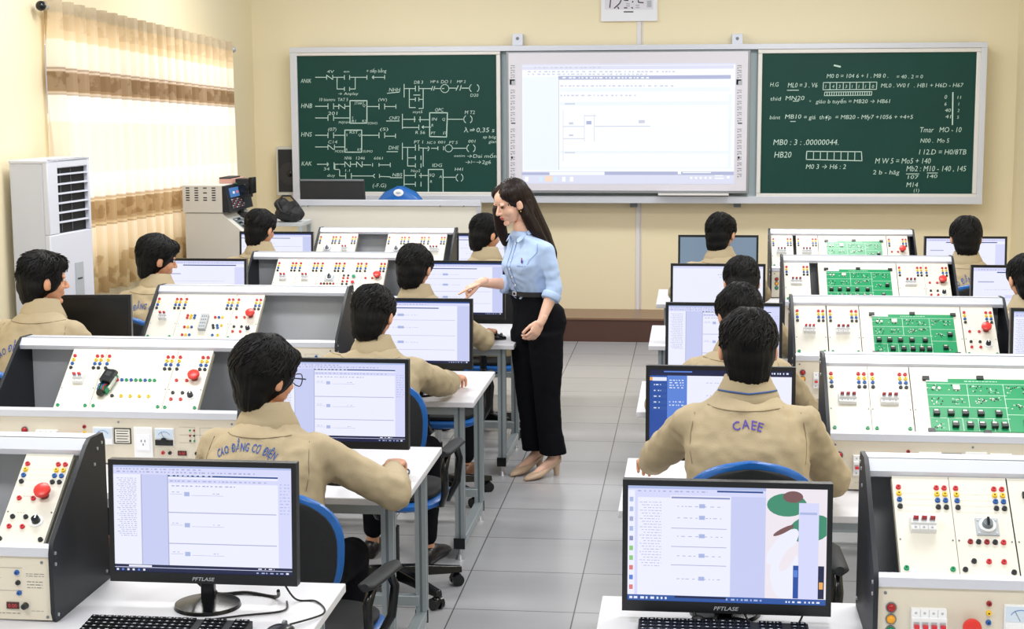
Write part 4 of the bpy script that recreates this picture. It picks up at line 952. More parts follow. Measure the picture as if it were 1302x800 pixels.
def cable(pts, label, name='cable', r=.0028, extra=None):
    c = MB()
    P_ = [Vector(p) for p in pts]; out = []
    for i in range(len(P_)-1):
        p0 = P_[max(i-1, 0)]; p1 = P_[i]; p2 = P_[i+1]; p3 = P_[min(i+2, len(P_)-1)]
        for k in range(8):
            t = k/8; out.append(.5*((2*p1)+(p2-p0)*t+(2*p0-5*p1+4*p2-p3)*t*t+(3*p1-p0-3*p2+p3)*t**3))
    out.append(P_[-1]); c.tube(out, r, 'cable', 7)
    if extra: c.ell(extra, (.018, .012, .011), 'cable')
    tag(c.build(name), label, 'cable')
cable([(-1.38, 4.17, .86), (-1.37, 4.24, .79), (-1.32, 4.25, .757), (-1.24, 4.27, .756), (-1.15, 4.24, .756), (-1.12, 4.16, .80)], 'thick black monitor cable looping behind the stand of the nearest left monitor', r=.005, extra=(-1.335, 4.245, .762))
cable([(-1.13, 4.20, .84), (-1.09, 4.22, .76), (-1.03, 4.22, .754), (-.99+.005, 4.12, .754), (-1.045, 3.99, .765)], 'thin mouse cable on the nearest left bench beside the monitor stand')
cable([(-1.11, 4.21, .754), (-1.10, 4.13, .754), (-1.2, 4.08, .754), (-1.28, 4.03, .756)], 'thin keyboard cable crossing the round stand of the nearest left monitor')
cable([(.0, 4.22, .84), (.01, 4.16, .775), (.03, 4.135, .757), (.06, 4.132, .757), (.08, 4.25, .80)], 'thick black cable below the nearest right monitor', r=.005, extra=(.02, 4.145, .762))
cable([(.13, 4.22, .82), (.15, 4.15, .765), (.20, 4.14, .754), (.27, 4.13, .754), (.30, 4.20, .77)], 'thin cable right of the stand below the nearest right monitor')
cable([(-1.12, 5.62, .80), (-1.10, 5.75, .754), (-1.05, 5.78, .754), (-1.04, 5.70, .754), (-1.10, 5.68, .765)], 'thin black cable curling beside the second left monitor')

# ------------------------------------------------------------------ office chairs
def chair_proto():
    root = empty('office_chair', (0, 0, 0))
    b = MB(); b.cyl((0, 0, .07), (0, 0, .13), .035, 'black_gloss', .03, n=18)
    b.build('hub', root)
    for k in range(5):
        a = R(90+72*k+18); d = Vector((math.cos(a), math.sin(a), 0)); s = Vector((-d.y, d.x, 0))
        l = MB(); rings = []
        for t, hw, z0, z1 in ((.02, .03, .075, .125), (.12, .028, .072, .115), (.24, .022, .062, .095), (.31, .018, .058, .085)):
            p = d*t; rings.append([p+s*hw+Z_*z0, p-s*hw+Z_*z0, p-s*hw*.7+Z_*z1, p+s*hw*.7+Z_*z1])
        l.loft(rings, 'black_gloss'); lo = l.build('base_leg', root, bevel=.004)
        w_ = MB(); c = d*.29; w_.cyl((c.x, c.y, .03), (c.x, c.y, .065), .008, 'black_gloss', n=8)
        for sg in (-1, 1): w_.cyl(c+s*(sg*.008)+Z_*.026, c+s*(sg*.026)+Z_*.026, .026, 'black_gloss', n=16)
        w_.ell(c+Z_*.034, (.024, .024, .024), 'black_gloss', 12, 8); w_.build('caster', lo)
    p = MB(); p.cyl((0, 0, .12), (0, 0, .30), .026, 'black_gloss', n=16); p.cyl((0, 0, .30), (0, 0, .41), .016, 'alu', n=14); p.box((-.09, -.11, .39), (.09, .10, .425), 'black_gloss'); p.build('gas_column', root)
    def pad(cx, cy, z0, z1, rx, ry, m, e=3.2, n=36):
        rr = []
        for z, s in ((z0, .90), (z0+(z1-z0)*.3, 1), (z0+(z1-z0)*.7, 1), (z1, .93)):
            ring = []
            for k in range(n):
                t = 2*math.pi*k/n; c_, s_ = math.cos(t), math.sin(t)
                ring.append((cx+rx*s*abs(c_)**(2/e)*(1 if c_ > 0 else -1), cy+ry*s*abs(s_)**(2/e)*(1 if s_ > 0 else -1), z))
            rr.append(ring)
        return rr
    s = MB(); s.loft(pad(0, 0, .415, .455, .235, .225, 'chair_blue'), 'chair_blue'); st = s.build('seat_shell', root, ang=50)
    s = MB(); s.loft(pad(0, 0, .452, .485, .215, .205, 'chair_black'), 'chair_black'); s.build('seat_pad', root, ang=50)
    # back: blue shell with black pad facing forward (+y), curved
    def backsheet(wd, z0, z1, off, th, m):
        N_, K_ = 14, 22; rings = []
        for j in range(K_+1):
            t = .5-.5*math.cos(math.pi*j/K_); z = z0+(z1-z0)*t
            hw = wd*(max(0.0, 1-(abs(2*t-1))**2.8))**.5*(.86+.14*t)
            hw = max(hw, .02); ring = []
            for sgn in (1, -1):
                for i in range(N_+1):
                    u = -1+2*i/N_ if sgn > 0 else 1-2*i/N_
                    x = hw*u; y = -.235+.06*(x/.23)**2-.05*(t-.2)+off+(th/2 if sgn > 0 else -th/2)*(1-abs(u)**6*.6)
                    ring.append((x, y, z))
            rings.append(ring)
        mb = MB(); mb.loft(rings, m); return mb
    backsheet(.228, .56, 1.00, 0, .034, 'chair_blue').build('back_shell', root, ang=60)
    backsheet(.208, .585, .975, .020, .034, 'chair_black').build('back_pad', root, ang=60)
    backsheet(.212, .57, .982, -.013, .024, 'chair_black').build('back_cover', root, ang=60)
    n = MB(); n.tube([(0, -.08, .40), (0, -.20, .40), (0, -.27, .46), (0, -.285, .60), (0, -.27, .72)], .022, 'black_gloss', 10); n.build('back_support', root)
    for sg in (-1, 1):
        a = MB(); a.tube([(sg*.10, .02, .42), (sg*.24, .02, .43), (sg*.275, .04, .50), (sg*.28, .06, .60), (sg*.275, .02, .655), (sg*.275, -.12, .655), (sg*.275, -.17, .60), (sg*.272, -.15, .50), (sg*.24, -.08, .43), (sg*.10, -.08, .42)], .016, 'black_gloss', 8)
        rr = [[(sg*.275+.032*math.cos(t)*s_, y, .668+.014*math.sin(t)) for t in [2*math.pi*k/14 for k in range(14)]] for y, s_ in ((-.19, .5), (-.17, .95), (-.05, 1), (.06, 1), (.085, .5))]
        a.loft(rr, 'black_matt'); a.build('armrest', root, ang=60)
    return root
CH = chair_proto(); used = [False]
def chair(x, y, rz, label, sz=1.0):
    r = CH if not used[0] else copy_tree(CH); used[0] = True
    r.location = (x, y, 0); r.scale = (1, 1, sz); r.rotation_euler = (0, 0, R(rz)); tag(r, label, 'chair', 'blue and black office chairs at the benches')
    return r
# ================================================================== PEOPLE
V = Vector
def finger(mb, base, d, n, L, r, bends, m):
    """chain of three bones that curl towards the palm side n"""
    p = V(base); ax = d.cross(n).normalized(); cur = d.normalized(); ls = (L*.46, L*.30, L*.24)
    for k in range(3):
        cur = (Matrix.Rotation(R(bends[k]), 3, ax) @ cur).normalized(); q = p+cur*ls[k]
        mb.cap(p, q, r*(1-.10*k), r*(.92-.10*k), m); p = q
def hand(wrist, d, n, m, side=1, curl=(18, 28, 20), pose='relaxed', vox=.003, sc=1.0):
    """palm with five fingers; d points to the fingertips, n out of the palm, side picks the thumb's side"""
    mb = MB(); d = V(d).normalized(); n = V(n); n = (n-d*n.dot(d)).normalized(); s = d.cross(n)*side
    w = V(wrist)
    rot = Matrix((s, d, n)).transposed()
    mb.cap(w-d*.03*sc, w+d*.01*sc, .024*sc, .025*sc, m)
    mb.ell(w+d*.046*sc, (.038*sc, .052*sc, .0145*sc), m, 18, 12, rot)
    mb.ell(w+d*.066*sc, (.040*sc, .030*sc, .0135*sc), m, 18, 12, rot)
    off = (.028, .010, -.009, -.027); ln = (.070, .079, .073, .058)
    for k in range(4):
        b = w+d*(.086-.004*abs(k-1))*sc+s*off[k]*sc; cu = curl; rr = .0092
        if pose == 'point' and k == 0: cu = (2, 4, 3)
        elif pose == 'point': cu = (62, 88, 50)
        fan = (Matrix.Rotation(-side*R((k-1.5)*-4), 3, n) @ d)
        finger(mb, b, fan, n, ln[k]*sc, rr*(1-.06*(k == 3))*sc, cu, m)
    tb = w+d*.022*sc+s*.026*sc+n*.004; td = (d*.86+s*.36+n*.32).normalized()
    if pose == 'point': td = (d*.85-s*.10+n*.50).normalized(); tb = w+d*.030*sc+s*.020*sc+n*.010
    p = tb
    for k, (L, r) in enumerate(((.040, .0125), (.030, .0105), (.024, .0095))):
        q = p+td*L*sc; mb.cap(p, q, r*sc, r*.92*sc, m); p = q; td = (td+d*.22-s*.12).normalized()
    return remesh(mb, vox, 4)
def add_raw(dst, geo, m): dst.add(geo[0], geo[1], m)
def xf(geo, T): return ([T @ v for v in geo[0]], geo[1], geo[2])

def head_geo(fem=False):
    m = 'skin'; b = MB()
    k = .94 if fem else 1
    b.ell((0, -.012, .024), (.073*k, .092, .086), m, 28, 18); b.ell((0, .030, -.034), (.058*k, .058, .074), m, 24, 16); b.ell((0, .030, -.080), (.043*k, .044, .030), m, 20, 14)
    b.ell((0, .040, .03), (.062*k, .048, .052), m, 20, 14)
    for s in (-1, 1):
        b.ell((s*.034*k, .052, -.032), (.026, .030, .030), m, 16, 10)
        b.ell((s*(.084 if not fem else .075*k), -.004, -.016), (.0085 if fem else .012, .018, .031), m, 14, 10, Matrix.Rotation(s*R(18), 3, 'Z') @ Matrix.Rotation(R(-8), 3, 'X'))
        b.ell((s*(.077 if not fem else .071*k), .004, -.032), (.011, .010, .014), m, 10, 8)
        b.ell((s*.012, .096, -.036), (.0075, .008, .007), m, 10, 8)
        b.ell((s*.030, .076, .014), (.026, .012, .009), m, 12, 8)
    b.cap((0, .080, .004), (0, .104, -.032), .0085, .0105, m)
    b.ell((0, .081, -.060), (.022, .011, .0065), m, 14, 8); b.ell((0, .079, -.071), (.019, .011, .0065), m, 14, 8); b.ell((0, .068, -.100), (.022, .018, .015), m, 14, 10)
    b.cap((0, -.018, -.05), (0, -.024, -.10 if not fem else -.15), .049 if not fem else .042, .046 if not fem else .043, m)
    return remesh(b, .0036, 5)
HEAD_M = head_geo(); HEAD_F = head_geo(True)

def short_hair(seed, vol=1.0, fringe=True, messy=0.0):
    rnd = random.Random(seed); b = MB(); m = 'hair_black'
    b.ell((0, -.020, .026), (.090*vol, .105*vol, .103*vol), m, 30, 20)
    b.ell((0, -.042, -.020), (.081*vol, .076, .090), m, 24, 16)
    b.ell((0, -.050, -.066), (.072*vol, .054, .070), m, 20, 12)
    for s in (-1, 1):
        b.ell((s*.058*vol, -.004, .032), (.036, .070, .066), m, 18, 12)
        b.ell((s*.070, .020, .004), (.016, .022, .036), m, 12, 10)
    if fringe: b.ell((0, .052, .066), (.070*vol, .052, .042), m, 20, 12)
    vs, fs, ns = remesh(b, .005, 16)
    cr = V((rnd.uniform(-.015, .015), -.05, .13)); out = []
    for v, n in zip(vs, ns):
        a = math.atan2(v.x-cr.x, v.y-cr.y)
        d_ = (v-cr).length
        k = noise.noise((a*7+seed, d_*9, seed*1.7))*.004+noise.noise((a*22, d_*14, seed))*.0018
        k += noise.noise(v*16+V((seed, 0, 0)))*.005*(1+messy)
        if d_ < .035: k -= .004*(1-d_/.035)
        out.append(v+n*k)
    mb = MB(); mb.add(out, fs, m)
    bt = BVHTree.FromPolygons(out, fs)
    # locks of hair laid over the scalp from the crown outwards
    for i in range(360):
        a = rnd.uniform(0, 2*math.pi); st = rnd.uniform(.1, 1.25); pts = []; L = rnd.uniform(.35, .6)
        for k in range(6):
            th = st+L*k/5; tw = a+.35*k/5*rnd.choice((1, 1, .5))
            d_ = V((math.sin(th)*math.sin(tw), math.sin(th)*math.cos(tw)*1.0, math.cos(th)))
            c0 = V((0, -.018, .01)); hit = bt.ray_cast(c0+d_*.4, -d_, .4)
            if hit[0] is None: break
            lift = -.0006+.006*messy*(k == 5)+.0005*k
            pts.append(hit[0]+hit[1]*lift)
        if len(pts) > 3:
            if pts[-1].y > .06 and pts[-1].z < .03: continue
            mb.tube(pts, [.0016]+[.0026+.0008*rnd.random()]*(len(pts)-2)+[.0005], m, 5)
    for i in range(26):                                     # short tips along the nape
        a = (i/25-.5)*1.9; x = .070*math.sin(a); y = -.024-.066*math.cos(a)
        mb.tube([(x*1.1, y, -.07), (x, y+.002, -.10), (x*.95, y+.012, -.122+rnd.uniform(-.006, .006))], [.008, .007, .001], m, 5)
    return mb
def ik(S, W, u, f, pole):
    d = W-S; L = d.length
    if L > (u+f)*.985: W = S+d.normalized()*(u+f)*.985; d = W-S; L = d.length
    a = (u*u-f*f+L*L)/(2*L); h = math.sqrt(max(0, u*u-a*a)); n = d.normalized(); pole = (pole-n*pole.dot(n)).normalized()
    return S+n*a+pole*h, W
def wrinkle(vs, ns, seed, amp=.006, elbows=()):
    out = []
    for v, n in zip(vs, ns):
        p = v+V((seed*3.1, 0, 0))
        k = noise.noise(V((p.x*7, p.y*7, p.z*5)))*amp*1.2+abs(noise.noise(V((p.x*14+p.z*9, p.y*13, p.z*11-p.x*6))))*amp*-.9+noise.noise(p*36)*amp*.22-abs(noise.noise(V((p.x*20+p.z*12, p.y*18, p.z*26))))*amp*.35
        for e in elbows:
            q = (v-e).length
            if q < .16: k += math.sin(q*150+noise.noise(p*9)*4)*.0035*(1-q/.16)
        out.append(v+n*k)
    return out
def ring(c, rx, ry, n=28, e=2.3, fwd=None):
    out = []
    for k in range(n):
        t = 2*math.pi*k/n; c_, s_ = math.cos(t), math.sin(t)
        out.append(V((c[0]+rx*abs(c_)**(2/e)*(1 if c_ > 0 else -1), c[1]+ry*abs(s_)**(2/e)*(1 if s_ > 0 else -1), c[2])))
    return out
def shoe_mesh(mb, heel, d, m, L=.27, w=.048):
    d = V((d[0], d[1], 0)).normalized(); s = V((d.y, -d.x, 0)); h = V(heel)
    prof = [(0, .55, .07), (.03, .80, .085), (.08, .86, .088), (.13, .90, .075), (.18, 1.0, .058), (.23, .92, .045), (.26, .62, .034), (.272, .25, .022)]
    rr = []
    for t, ww, zz in prof:
        c = h+d*(t/.272*L); rr.append([c+s*(w*ww*math.cos(a))+V((0, 0, max(.002, zz*(.5+.5*math.sin(a))))) for a in [2*math.pi*k/16 for k in range(16)]])
    mb.loft(rr, m)
def arched_text(mb, bvh, s, cx, z0, radius, h, m, total, T, y0=-.6):
    """lettering bent over an arch and laid on the back of the garment"""
    ang = total/radius; n = len(s); wid = []
    for ch in s:
        vs, fs = text_geo(ch, .016); wid.append((max(v.x for v in vs)-min(v.x for v in vs)) if vs else .32)
    tot = sum(wid)+.12*(n-1); sc = total/tot; u = -total/2
    for ch, w_ in zip(s, wid):
        vs, fs = text_geo(ch, .016)
        if vs:
            x0 = min(v.x for v in vs); a = (u+w_*sc/2)/radius; pts = []
            ok = True
            for v in vs:
                lx = (v.x-x0-w_/2)*sc; lz = v.y*h/.73
                r_ = radius+lz; aa = a+lx/radius
                X = cx+r_*math.sin(aa); Zz = z0-radius+r_*math.cos(aa)
                hit = bvh.ray_cast(V((X, y0, Zz)), V((0, 1, 0)))
                if hit[0] is None: ok = False; break
                pts.append(hit[0]+V((0, -.0025, 0)))
            if ok: mb.add(pts, fs, m)
        u += (w_+.12)*sc
def seated(x, y, rz, htop, hyaw, hpitch, RH, LH, label, seed, text=None, vol=1.0, collar_band=False, glasses=False, messy=0, lift=0, sleeve=1.0, fringe=True, curl=(34, 46, 30), roll=0, REp=None):
    root = empty('person', (x, y, 0), R(rz), label, 'person')
    inv = (Matrix.Translation((x, y, 0)) @ Matrix.Rotation(R(rz), 4, 'Z')).inverted()
    ht = inv @ V(htop); hc = ht-V((0, 0, .124))             # centre of the head
    seat = .47
    sh_z = hc.z-.215; nb = V((hc.x*.82, hc.y-.035, hc.z-.138))
    shc = V((hc.x*.72, hc.y-.055, sh_z)); hip = V((0, 0, seat+.06))
    sw = .178
    RS = shc+V((sw, 0, -.028)); LS = shc+V((-sw, 0, -.028))
    ul = .40 if REp else .285
    RWt = inv @ V(RH); LWt = inv @ V(LH)
    RE, RW = ik(RS, RWt, ul, .265, V((.75, -.35, -.75))); LE, LW = ik(LS, LWt, .285, .265, V((-.75, -.35, -.75)))
    if REp: RE = inv @ V(REp)
    # ---- clothes: jacket
    j = MB(); m = 'khaki'
    rings = []
    for t, rx, ry in ((0, .185, .145), (.12, .188, .150), (.35, .184, .142), (.60, .198, .142), (.82, .206, .130), (.93, .180, .106), (1.0, .128, .092)):
        c = hip.lerp(shc, t); c.y -= .035*math.sin(math.pi*min(1, t*.9)); c.z = hip.z-.07+(shc.z+.045-hip.z+.07)*t
        rings.append(ring(c, rx, ry, 30))
    rings.append(ring((nb.x, nb.y+.0, nb.z+.000), .088, .076, 30)); rings.append(ring((nb.x, nb.y+.005, nb.z+.022), .060, .060, 30))
    j.loft(rings, m)
    for S, E, Wr in ((RS, RE, RW), (LS, LE, LW)):
        j.cap(shc.lerp(S, .5)+V((0, 0, .0)), S, .066, .063, m); j.cap(S, E, .066*sleeve, .060*sleeve, m); e2 = Wr+(E-Wr).normalized()*.04
        j.cap(E, e2, .061*sleeve, .037, m)
    vs, fs, ns = remesh(j, .0105, 7, .5)
    vs = wrinkle(vs, ns, seed, .011, (RE, LE, RS+V((0, 0, -.08)), LS+V((0, 0, -.08))))
    jb = MB(); jb.add(vs, fs, m); jo = jb.build('jacket', root, ang=180)
    bvh = BVHTree.FromPolygons(vs, fs)
    def back(X, Zz, off=.001):
        h = bvh.ray_cast(V((X, -1.5, Zz)), V((0, 1, 0))); return (h[0]+V((0, -off, 0))) if h[0] else None
    sm = MB()
    pts = [back(shc.x+dx, sh_z+.048-.014*math.cos(dx*9)) for dx in [(-.19+.38*k/24) for k in range(25)]]; pts = [p for p in pts if p]
    if len(pts) > 4: sm.tube(pts, .0017, 'khaki_seam', 5)
    for sg in (-1, 1):
        pts = [back(shc.x+sg*(.168+.016*math.sin(k*.5)), sh_z+.02-.03*k) for k in range(6)]; pts = [p for p in pts if p]
        if len(pts) > 3: sm.tube(pts, .0014, 'khaki_seam', 5)
    sm.build('seam', jo)
    if text:
        tm = MB(); s_, cx_, z_, r_, h_, tot, col_ = text
        arched_text(tm, bvh, s_, shc.x+cx_, sh_z+z_, r_, h_, col_, tot, None, -1.5)
        if tm.v: tm.build('back_lettering', jo, smooth=False)
    # collar: stands round the neck and folds over
    c = MB(); n_ = 40; rr = []
    tl = V((0, 0, 0))
    for (dz, ra, dyb) in ((-.030, .094, 0), (-.036, .104, 0), (-.030, .106, 0), (-.004, .096, 0), (.028, .079, .004), (.050, .0705, .006), (.051, .0645, .006), (.02, .063, .004)):
        q = []
        for k in range(n_):
            t = 2*math.pi*k/n_; fx, fy = math.sin(t), -math.cos(t)
            q.append(V((nb.x+ra*fx*1.02, nb.y+.006+dyb+ra*fy*.96, nb.z+dz+.016-.026*(fy+1)/2-.010*(1-abs(fx)))))
        rr.append(q)
    c.loft(rr, 'khaki', caps=False)
    if collar_band:
        bandp = [V((nb.x+.0955*math.sin(t), nb.y+.006-.0925*math.cos(t), nb.z+.016-.026*(1-math.cos(t))/2-.010*(1-abs(math.sin(t))))) for t in [R(-75+150*k/20) for k in range(21)]]
        c.tube(bandp, .0035, 'collar_band', 6)
    cm = c.build('collar', jo, ang=70)
    # ---- trousers and shoes
    t_ = MB(); m = 'trouser'
    t_.ell(hip+V((0, .02, -.02)), (.172, .16, .085), m, 24, 14)
    feet = []
    for sg in (-1, 1):
        kn = V((sg*.13, .43, .52)); an = V((sg*.14, .36 if sg > 0 else .43, .13))
        t_.cap(hip+V((sg*.085, .04, -.02)), kn, .088, .066, m); t_.cap(kn, an, .064, .050, m); feet.append((sg, an))
    vs, fs, ns = remesh(t_, .014, 4); vs = wrinkle(vs, ns, seed+5, .006); tb = MB(); tb.add(vs, fs, m); tb.build('trousers', root, ang=180)
    for sg, an in feet:
        s = MB(); shoe_mesh(s, (an.x, an.y-.05, 0), (sg*.12, 1), 'shoe_black' if seed % 2 else 'shoe_brown'); s.build('shoe', root, ang=70)
    # ---- body
    b = MB(); m = 'skin'
    b.loft([ring(hip.lerp(shc, t)+V((0, -.02, 0)), rx, ry, 20) for t, rx, ry in ((-.05, .11, .09), (.3, .13, .09), (.7, .15, .09), (.95, .14, .075), (1.08, .08, .055))], m)
    b.cap(shc, nb+V((0, .0, .0)), .06, .05, m)
    for S, E, Wr in ((RS, RE, RW), (LS, LE, LW)): b.cap(S, E, .042, .036, m); b.cap(E, Wr, .034, .025, m)
    for sg, an in feet:
        kn = V((sg*.13, .43, .52)); b.cap(hip+V((sg*.085, .04, -.02)), kn, .06, .045, m); b.cap(kn, an, .042, .032, m); b.cap(an, V((an.x, an.y, .06)), .032, .03, m)
    g = remesh(b, .014, 3); bm_ = MB(); add_raw(bm_, g, m)
    HT = Matrix.Translation(hc) @ Matrix.Rotation(R(hyaw), 4, 'Z') @ Matrix.Rotation(R(roll), 4, 'Y') @ Matrix.Rotation(R(-hpitch), 4, 'X')
    nk = MB(); nk.cap(nb+V((0, 0, -.03)), HT @ V((0, -.022, -.085)), .050, .048, m); add_raw(bm_, remesh(nk, .006, 2), m)
    add_raw(bm_, xf(HEAD_M, HT), m)
    for E, Wr, sd in ((RE, RW, 1), (LE, LW, -1)):
        d = (Wr-E).normalized()*.8+V((0, 1.3, 0)); d.z *= .25; add_raw(bm_, hand(Wr, d, (0, 0, -1), m, sd, curl), m)
    bm_.build('body', root, ang=180)
    h = short_hair(seed, vol, fringe, messy); h.v = [HT @ v for v in h.v]; h.build('hair', root, ang=70)
    if glasses:
        gl = MB(HT)
        for sg in (-1, 1):
            gl.tube([(sg*.08, .0, -.002), (sg*.082, .05, .004), (sg*.078, .105, .004)], .0025, 'glasses', 6)
            gl.tube([(sg*.035+.03*math.cos(a), .112-.012*abs(math.cos(a)), -.004+.021*math.sin(a)) for a in [2*math.pi*k/20 for k in range(21)]], .002, 'glasses', 5)
        gl.build('glasses', root)
    for s_ in (-1, 1):
        e = MB(HT); e.ell((s_*.030, .0785, -.002), (.012, .007, .004), 'white_plastic', 12, 8); e.ell((s_*.030, .083, -.002), (.006, .003, .004), 'eye_dark', 10, 8); e.build('eye', root)
    return root

LT = 'CAO ĐẲNG CƠ ĐIỆN'
seated(-1.37, 5.04, -6, (-1.415, 5.18, 1.337), -36, 12, (-1.075, 5.61, .805), (-1.50, 5.50, .80), 'seated student in khaki jacket with glasses and blue arched back lettering, nearest on the left', 2, (LT, -.025, -.004, .19, .025, .205, 'jacket_blue'), 1.12, glasses=True, sleeve=1.06, REp=(-.985, 5.18, .815))
seated(-1.36, 6.72, -4, (-1.398, 6.90, 1.30), -8, 20, (-1.10, 7.375, .80), (-1.50, 7.25, .80), 'seated student in khaki jacket, hand resting on the third bench left of the aisle', 3, None, 1.04, sleeve=1.15)
seated(-1.42, 8.36, -4, (-1.491, 8.50, 1.328), -10, 16, (-1.14, 8.86, .80), (-1.62, 8.86, .80), 'seated student in khaki jacket the teacher is helping, fourth bench left of the aisle', 4, None, 1.02)
seated(-1.30, 10.04, -6, (-1.324, 10.20, 1.361), -40, 14, (-1.05, 10.60, .80), (-1.50, 10.60, .80), 'seated student in khaki jacket on the farthest left bench, face partly behind the teacher', 5, None, 1.0)
seated(-2.93, 6.78, -14, (-2.915, 6.95, 1.438), -42, 4, (-2.72, 7.24, .80), (-3.06, 7.22, .80), 'seated student with tousled hair at the left picture edge, in front of the air conditioner', 6, (LT, .02, -.075, .16, .030, .27, 'jacket_blue'), 1.02, messy=1.2)
seated(-2.90, 8.34, -14, (-2.913, 8.50, 1.371), -46, 12, (-2.70, 8.86, .80), (-3.05, 8.86, .80), 'seated student in khaki jacket with blue back lettering, just right of the air conditioner', 7, (LT, .02, -.04, .16, .030, .27, 'jacket_blue'), 1.06)
seated(-2.80, 10.04, -6, (-2.799, 10.20, 1.386), -22, 12, (-2.6, 10.60, .80), (-2.95, 10.60, .80), 'seated student in khaki jacket in front of the grey control cabinet', 8, None, 1.0)
seated(.165, 5.06, 2, (.176, 5.20, 1.449), 0, 8, (.42, 5.56, .80), (-.175, 5.66, .80), 'seated student with purple CAEE lettering on a khaki jacket, nearest on the right', 9, ('CAEE', -.005, -.016, .11, .027, .086, 'jacket_purple'), 1.02, collar_band=True, sleeve=1.08)
seated(.165, 6.64, 2, (.19, 6.80, 1.333), 18, 18, (.42, 7.16, .80), (-.12, 7.16, .80), 'seated student in khaki jacket directly behind the CAEE student, at the second monitor back', 10, None, 1.04)
seated(.19, 8.34, 2, (.248, 8.50, 1.268), 6, 26, (.46, 8.92, .80), (-.05, 8.92, .80), 'seated student bending low before the blank white monitor on the right', 11, None, 1.04)
seated(.155, 10.04, 0, (.166, 10.20, 1.372), -24, 10, (.42, 10.62, .80), (-.10, 10.62, .80), 'seated student in khaki jacket before the grey blue monitor on the farthest right bench', 12, None, 1.0, messy=.4)
seated(1.67, 10.04, -2, (1.67, 10.20, 1.353), 0, 14, (1.95, 10.62, .80), (1.45, 10.62, .80), 'seated student in khaki jacket at the farthest monitor by the right wall', 13, (LT, .02, -.04, .16, .030, .27, 'jacket_blue'), 1.05)
seated(1.74, 8.34, 2, (1.70, 8.50, 1.298), 14, 14, (1.98, 8.92, .80), (1.48, 8.92, .80), 'seated student in khaki jacket cut by the right picture edge, behind the fourth row monitor', 14, None, 1.0)

